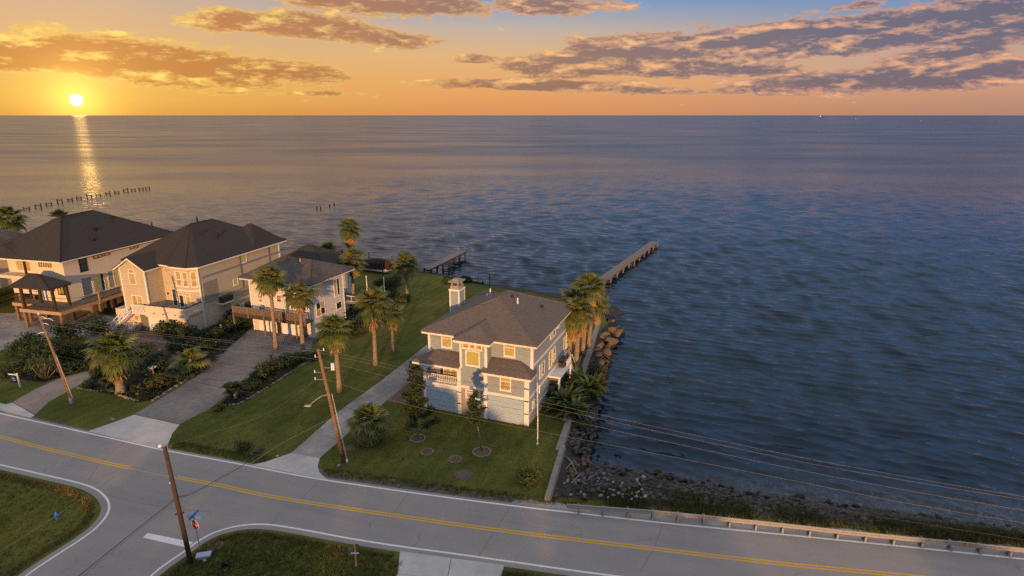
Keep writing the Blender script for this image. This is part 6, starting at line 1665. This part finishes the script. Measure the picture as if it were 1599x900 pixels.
# ------------------------------------------------------------------ small street furniture
def text_mesh(s, size, m, ext=.004):
    cu = bpy.data.curves.new("lettering", 'FONT'); cu.body = s; cu.size = size; cu.extrude = ext; cu.align_x = 'CENTER'; cu.align_y = 'CENTER'
    o = bpy.data.objects.new("lettering_tmp", cu); COL.objects.link(o)
    me = bpy.data.meshes.new_from_object(o.evaluated_get(bpy.context.evaluated_depsgraph_get()))
    bpy.data.objects.remove(o); me.materials.clear(); me.materials.append(m)
    return me
def stop_sign():
    x, y = at(312.9, 860)
    t = thing('stop_sign', 'red stop sign topped by two crossed blue street name blades at the junction', 'stop sign', (x, y, 0), R(-28))
    MB().tube([(0, 0, -.3), (-.03, 0, 3.05)], .035, 8).build('post', G['metal'], t)
    oc = lambda r, yy: [(r * math.cos(R(22.5 + 45 * k)), yy, 2.2 + r * math.sin(R(22.5 + 45 * k))) for k in range(8)]
    def plate(r, y0, y1):
        v = oc(r, y0) + oc(r, y1)
        return MB().add(v, [tuple(range(7, -1, -1)) if False else tuple(range(8)), tuple(range(15, 7, -1))] + [(i, 8 + i, 8 + (i + 1) % 8, (i + 1) % 8) for i in range(8)])
    plate(.42, -.060, -.045).build('sign_border', G['white_paint'], t)
    f = plate(.385, -.066, -.0605).build('sign_face', G['red_sign'], t)
    child('lettering', text_mesh('STOP', .27, G['white_paint']), f, (0, -.070, 2.2), (R(90), 0, 0))
    for k, (ang, z) in enumerate(((20, 2.78), (110, 2.98))):
        b2 = MB().box(-.55, .55, -.012, .012, -.11, .11).build('street_blade', G['blue_sign'], t, loc=(-.03, 0, z)); b2.rotation_euler = (0, 0, R(ang))
stop_sign()
x, y = at(320, 876); t = thing('utility_pedestal', 'pale blue lidded utility box on a white foot beside the near pole', 'utility box', (x, y, 0), R(15))
MB().tube([(0, 0, -.1), (0, 0, .42)], [.14, .12], 10).build('foot', G['white_paint'], t); MB().box(-.48, .48, -.26, .26, .44, .56).build('lid', G['steel_lid'], t); MB().box(-.36, .36, -.18, .18, .30, .44).build('housing', G['steel_lid'], t)
x, y = at(336.5, 853); t = thing('manhole', 'brown round manhole cover set in the corner grass', 'manhole', (x, y, 0))
MB().tube([(0, 0, -.2), (0, 0, .05)], .55, 20).build('collar', G['edging'], t); MB().tube([(0, 0, .03), (0, 0, .065)], .45, 20).build('cover', G['mulch'], t)
x, y = at(90, 811); t = thing('fire_hydrant', 'small bright blue hydrant standing in the corner grass', 'hydrant', (x, y, 0), R(10)); t.scale = (.62, .62, .76)
MB().tube([(0, 0, -.1), (0, 0, .12), (0, 0, .13), (0, 0, .62)], [.2, .2, .13, .13], 12).build('barrel', G['blue_plastic'], t)
MB().tube([(0, 0, .62), (0, 0, .66), (0, 0, .80), (0, 0, .88)], [.17, .17, .11, .04], 12).build('bonnet', G['blue_plastic'], t)
for s in (-1, 1): MB().tube([(s * .1, 0, .48), (s * .24, 0, .48)], .07, 8).build('nozzle', G['blue_plastic'], t)
MB().tube([(0, -.1, .4), (0, -.24, .4)], .09, 8).build('nozzle', G['blue_plastic'], t)
x, y = at(557, 886); t = thing('marker_stake', 'fresh wooden marker stake with crossbar and grey plate in the near grass', 'stake', (x, y, 0))
MB().box(-.05, .05, -.05, .05, -.3, 1.85).build('post', G['stake'], t); MB().box(-.28, .28, -.075, -.052, 1.15, 1.24).build('crossbar', G['white_paint'], t); MB().box(-.5, -.18, .06, .09, .9, 1.5).build('plate', G['shade'], t)
MB().box(-.05, .3, -.02, .02, 1.80, 1.86).build('tag', G['black_metal'], t)
x, y = at(32, 605); t = thing('estate_sign', 'white post sign with a dark blue hanging panel on the left lawn', 'sign', (x, y, 0), R(-10))
MB().box(-.06, .06, -.06, .06, -.3, 1.75).build('post', G['white_paint'], t); MB().box(-1.15, .0 - .06, -.05, .05, 1.5, 1.6).build('arm', G['white_paint'], t)
MB().box(-1.05, -.2, -.02, .02, .55, 1.4).build('panel', G['navy_sign'], t)
for k in range(2): MB().box(-.85 + k * .1, -.45 + k * .1, -.026, -.021, 1.05 - k * .22, 1.10 - k * .22).build('print_line', G['white_paint'], t)
x, y = at(840, 694); t = thing('flagpole', 'slim bare white flagpole on the lawn before the blue house corner', 'flagpole', (x, y, 0))
MB().tube([(0, 0, -.3), (-.02, 0, 3.0), (-.1, 0, 6.35)], [.06, .05, .035], 8).build('pole', G['white_paint'], t)
MB().box(.04, .14, -.05, .05, 5.3, 6.1).build('cleat_box', G['white_paint'], t); MB().tube([(.05, 0, 3.0), (.06, 0, 3.6)], .04, 6).build('cleat', G['black_metal'], t); MB().tube([(0, 0, -.05), (0, 0, .1)], .12, 10).build('base', G['white_paint'], t)
for i, (px, lab, m) in enumerate((((207, 517), 'white garden chair in front of the tan house garage, left one', 'white_paint'), ((217, 518), 'dark garden chair beside the white one at the tan house garage', 'grey_wood'))):
    x, y = at(*px); t = thing('garden_chair', lab, 'chair', (x, y, .03), R(-30 + 40 * i))
    MB().box(-.3, .3, -.3, .25, .32, .38).build('seat', G[m], t); b2 = MB().box(-.3, .3, -.03, .03, 0, .75).build('backrest', G[m], t, loc=(0, .27, .36)); b2.rotation_euler = (-.3, 0, 0)
    for sx in (-.27, .27):
        for sy in (-.26, .22): MB().box(sx - .03, sx + .03, sy - .03, sy + .03, 0, .34 if sy > 0 else .58).build('leg', G[m], t)
        MB().box(sx - .06, sx + .06, -.34, .28, .58, .62).build('armrest', G[m], t)
x, y = at(240, 584); t = thing('bird_bath', 'pale stone bird bath in the bed left of the grey driveway', 'bird bath', (x, y, 0))
MB().tube([(0, 0, -.1), (0, 0, .1), (0, 0, .75)], [.25, .14, .1], 10).build('pedestal', G['wallcap'], t); MB().tube([(0, 0, .72), (0, 0, .80), (0, 0, .9)], [.12, .4, .5], 16).build('bowl', G['white_paint'], t)
x, y = at(256, 567); t = thing('palm_stump', 'bare brown stump standing upright in the bed by the low fan palm', 'stump', (x, y, 0))
MB().tube([(0, 0, -.1), (-.1, 0, .9), (-.25, 0, 1.7)], [.22, .18, .12], 9).build('trunk', G['pole_wood'], t); MB().tube([(-.25, 0, 1.7), (-.27, 0, 1.78)], .13, 9).build('cut_top', G['stake'], t)
x, y = at(347, 521); t = thing('garden_figure', 'small terracotta garden figure among shrubs at the tan house wall', 'statue', (x, y, 0))
MB().tube([(0, 0, -.1), (0, 0, .15)], .3, 8).build('plinth', G['stone'], t); MB().tube([(0, 0, .15), (0, 0, .6), (0, 0, .95), (0, 0, 1.1)], [.25, .2, .22, .08], 10).build('body', G['brick'], t); MB().ico((0, 0, 1.22), .14, 2).build('head', G['brick'], t)
x, y = at(405, 706); t = thing('culvert', 'dark roadside culvert mouth in the left lawn by the road', 'culvert', (x, y, 0), R(-15))
MB().tube([(0, -.5, -.02), (0, .3, -.1)], .34, 12).build('pipe', G['wet_wood'], t); MB().box(-.7, .7, -.62, -.5, -.2, .06).build('headwall', G['dirt'], t)
for i, (px, s, lab, m) in enumerate((((530, 728), .3, 'pale stone lying beside the lamp pole foot', 'rock_pale'), ((434, 713), .22, 'pale stone at the mouth of the grey driveway', 'rock_pale'), ((455, 573), .5, 'largest stone in the driveway bed', 'rock_grey'), ((424, 594), .42, 'rounded stone beside the bed shrubs', 'rock_grey'), ((178, 656), .3, 'pale stone on the lawn corner by the left apron', 'rock_pale'))):
    x, y = at(*px); rock(x, y, .06, s, m, lab, None, random.Random(i))
rosette('small dark cycad in the near corner grass right of the utility box', (352, 890), .75, 20, G['leaf_dark'], 201, trunk=.12)
shrub('low green bush at the bottom edge below the utility box', (322, 904), 1.1, .5, 'leaf_mid', 202, 4, .07, 220)
# blue folding chair on the ivory house deck
M2 = Matrix.Translation((-27.68, 79.93, 0)) @ Matrix.Rotation(R(-20), 4, 'Z')
t = thing('deck_chair', 'blue deck chair behind the picket rail of the ivory house', 'chair', tuple(M2 @ Vector((-8.2, -.9, 2.76))), R(-20))
MB().box(-.35, .35, -.35, .3, .35, .42).build('seat', G['blue_chair'], t); MB().box(-.35, .35, .26, .34, .4, 1.25).build('backrest', G['blue_chair'], t)
for sx in (-.3, .3):
    for sy in (-.3, .28): MB().box(sx - .03, sx + .03, sy - .03, sy + .03, 0, .35).build('leg', G['metal'], t)
# covered boat on a lift behind the ivory house
x, y = at(588, 425, 0); t = thing('covered_boat', 'boat under a dark maroon cover on a lift at the shore behind the ivory house', 'boat', (x, y, 0), R(-25))
mb = MB(); vs = []; k = 9
for i in range(k + 1):
    u = i / k; w = 1.3 * math.sin(math.pi * min(.96, .30 + u * .62)) ** .6; hh = 2.0 + .9 * math.sin(math.pi * u * .8)
    for a0 in range(7):
        an = math.pi * a0 / 6; vs.append((-3.5 + 7 * u, w * math.cos(an), .9 + (hh - .9) * math.sin(an) ** .8))
fs = [(i * 7 + j, i * 7 + j + 1, i * 7 + j + 8, i * 7 + j + 7) for i in range(k) for j in range(6)] + [tuple(range(7)), tuple(range(k * 7 + 6, k * 7 - 1, -1))]
mb.add(vs, fs).build('boat_cover', G['maroon'], t); MB().box(-3.2, 3.0, -.9, .9, .45, 1.0).build('hull', G['white_paint'], t)
for sx in (-2.8, 2.8):
    for sy in (-1.6, 1.6): MB().tube([(sx, sy, -.5), (sx, sy, 3.4)], .1, 7).build('lift_post', G['dark_wood'], t)
    MB().tube([(sx, -1.6, 3.3), (sx, 1.6, 3.3)], .07, 6).build('lift_beam', G['metal'], t)
# pool of stored stuff on the shore bank right of the chimney
x, y = at(733, 441); t = thing('shore_shelter', 'dark timber bulkhead posts on the shore right of the chimney', 'bulkhead', (x, y, 0), R(-30))
for i in range(6): MB().tube([(-3 + i * 1.2, 0, -2), (-3 + i * 1.2, 0, .5 + .2 * (i % 2))], .14, 7).build('post', G['wet_wood'], t)
MB().box(-3.2, 3.2, .1, .25, -1.6, .25).build('plank_wall', G['wet_wood'], t)
x, y = at(765, 449); t = thing('boat_davit', 'thin black curved davit behind the blue house roof', 'davit', (x, y, 0))
MB().tube([(0, 0, -1), (0, 0, 2.4), (-.3, 0, 2.75), (-2.0, 0, 2.6)], .07, 7).build('arm', G['black_metal'], t); MB().tube([(-2.0, 0, 2.6), (-2.0, 0, 1.4)], .02, 4).build('cable', G['black_metal'], t)
# ------------------------------------------------------------------ vessels on the horizon
def ship(label, px, dist, L, kind):
    x = (px - 800) / 987.6 * dist; t = thing('distant_' + kind, label, 'ship' if kind == 'cargo_ship' else 'boat', (x, dist, WATER_Z), R(8))
    h = L * .09
    MB().prism([(-L / 2, -L * .07), (L * .38, -L * .07), (L / 2, 0), (L * .38, L * .07), (-L / 2, L * .07)], -2, h).build('hull', G['dark_wood'] if kind == 'cargo_ship' else G['white_paint'], t)
    if kind == 'sailing_boat':
        MB().tube([(0, 0, h), (0, 0, L * 1.3)], L * .012, 6).build('mast', G['metal'], t)
        MB().add([(-L * .02, 0, h * 1.5), (-L * .45, .1, h * 2), (-L * .01, 0, L * 1.25), (-L * .02, .15, h * 1.5)], [(0, 1, 2), (3, 2, 1)]).build('sail', G['white_paint'], t)
    else:
        MB().box(-L * .45, -L * .28, -L * .06, L * .06, h, h + L * .13).build('bridge', G['white_paint'], t)
        if kind == 'cargo_ship':
            for i in range(4): MB().box(-L * .22 + i * L * .14, -L * .11 + i * L * .14, -L * .06, L * .06, h, h + L * .03).build('hatch', G['shade'], t)
ship('long low cargo ship on the horizon right of centre', 1285, 9000, 95, 'cargo_ship')
ship('tiny white sailing boat on the horizon far right', 1338, 5200, 9, 'sailing_boat')
ship('small motor boat on the horizon near the right frame edge', 1440, 3800, 7, 'motor_boat')
ship('tiny pale boat on the horizon above the blue house', 856, 6000, 9, 'motor_boat')
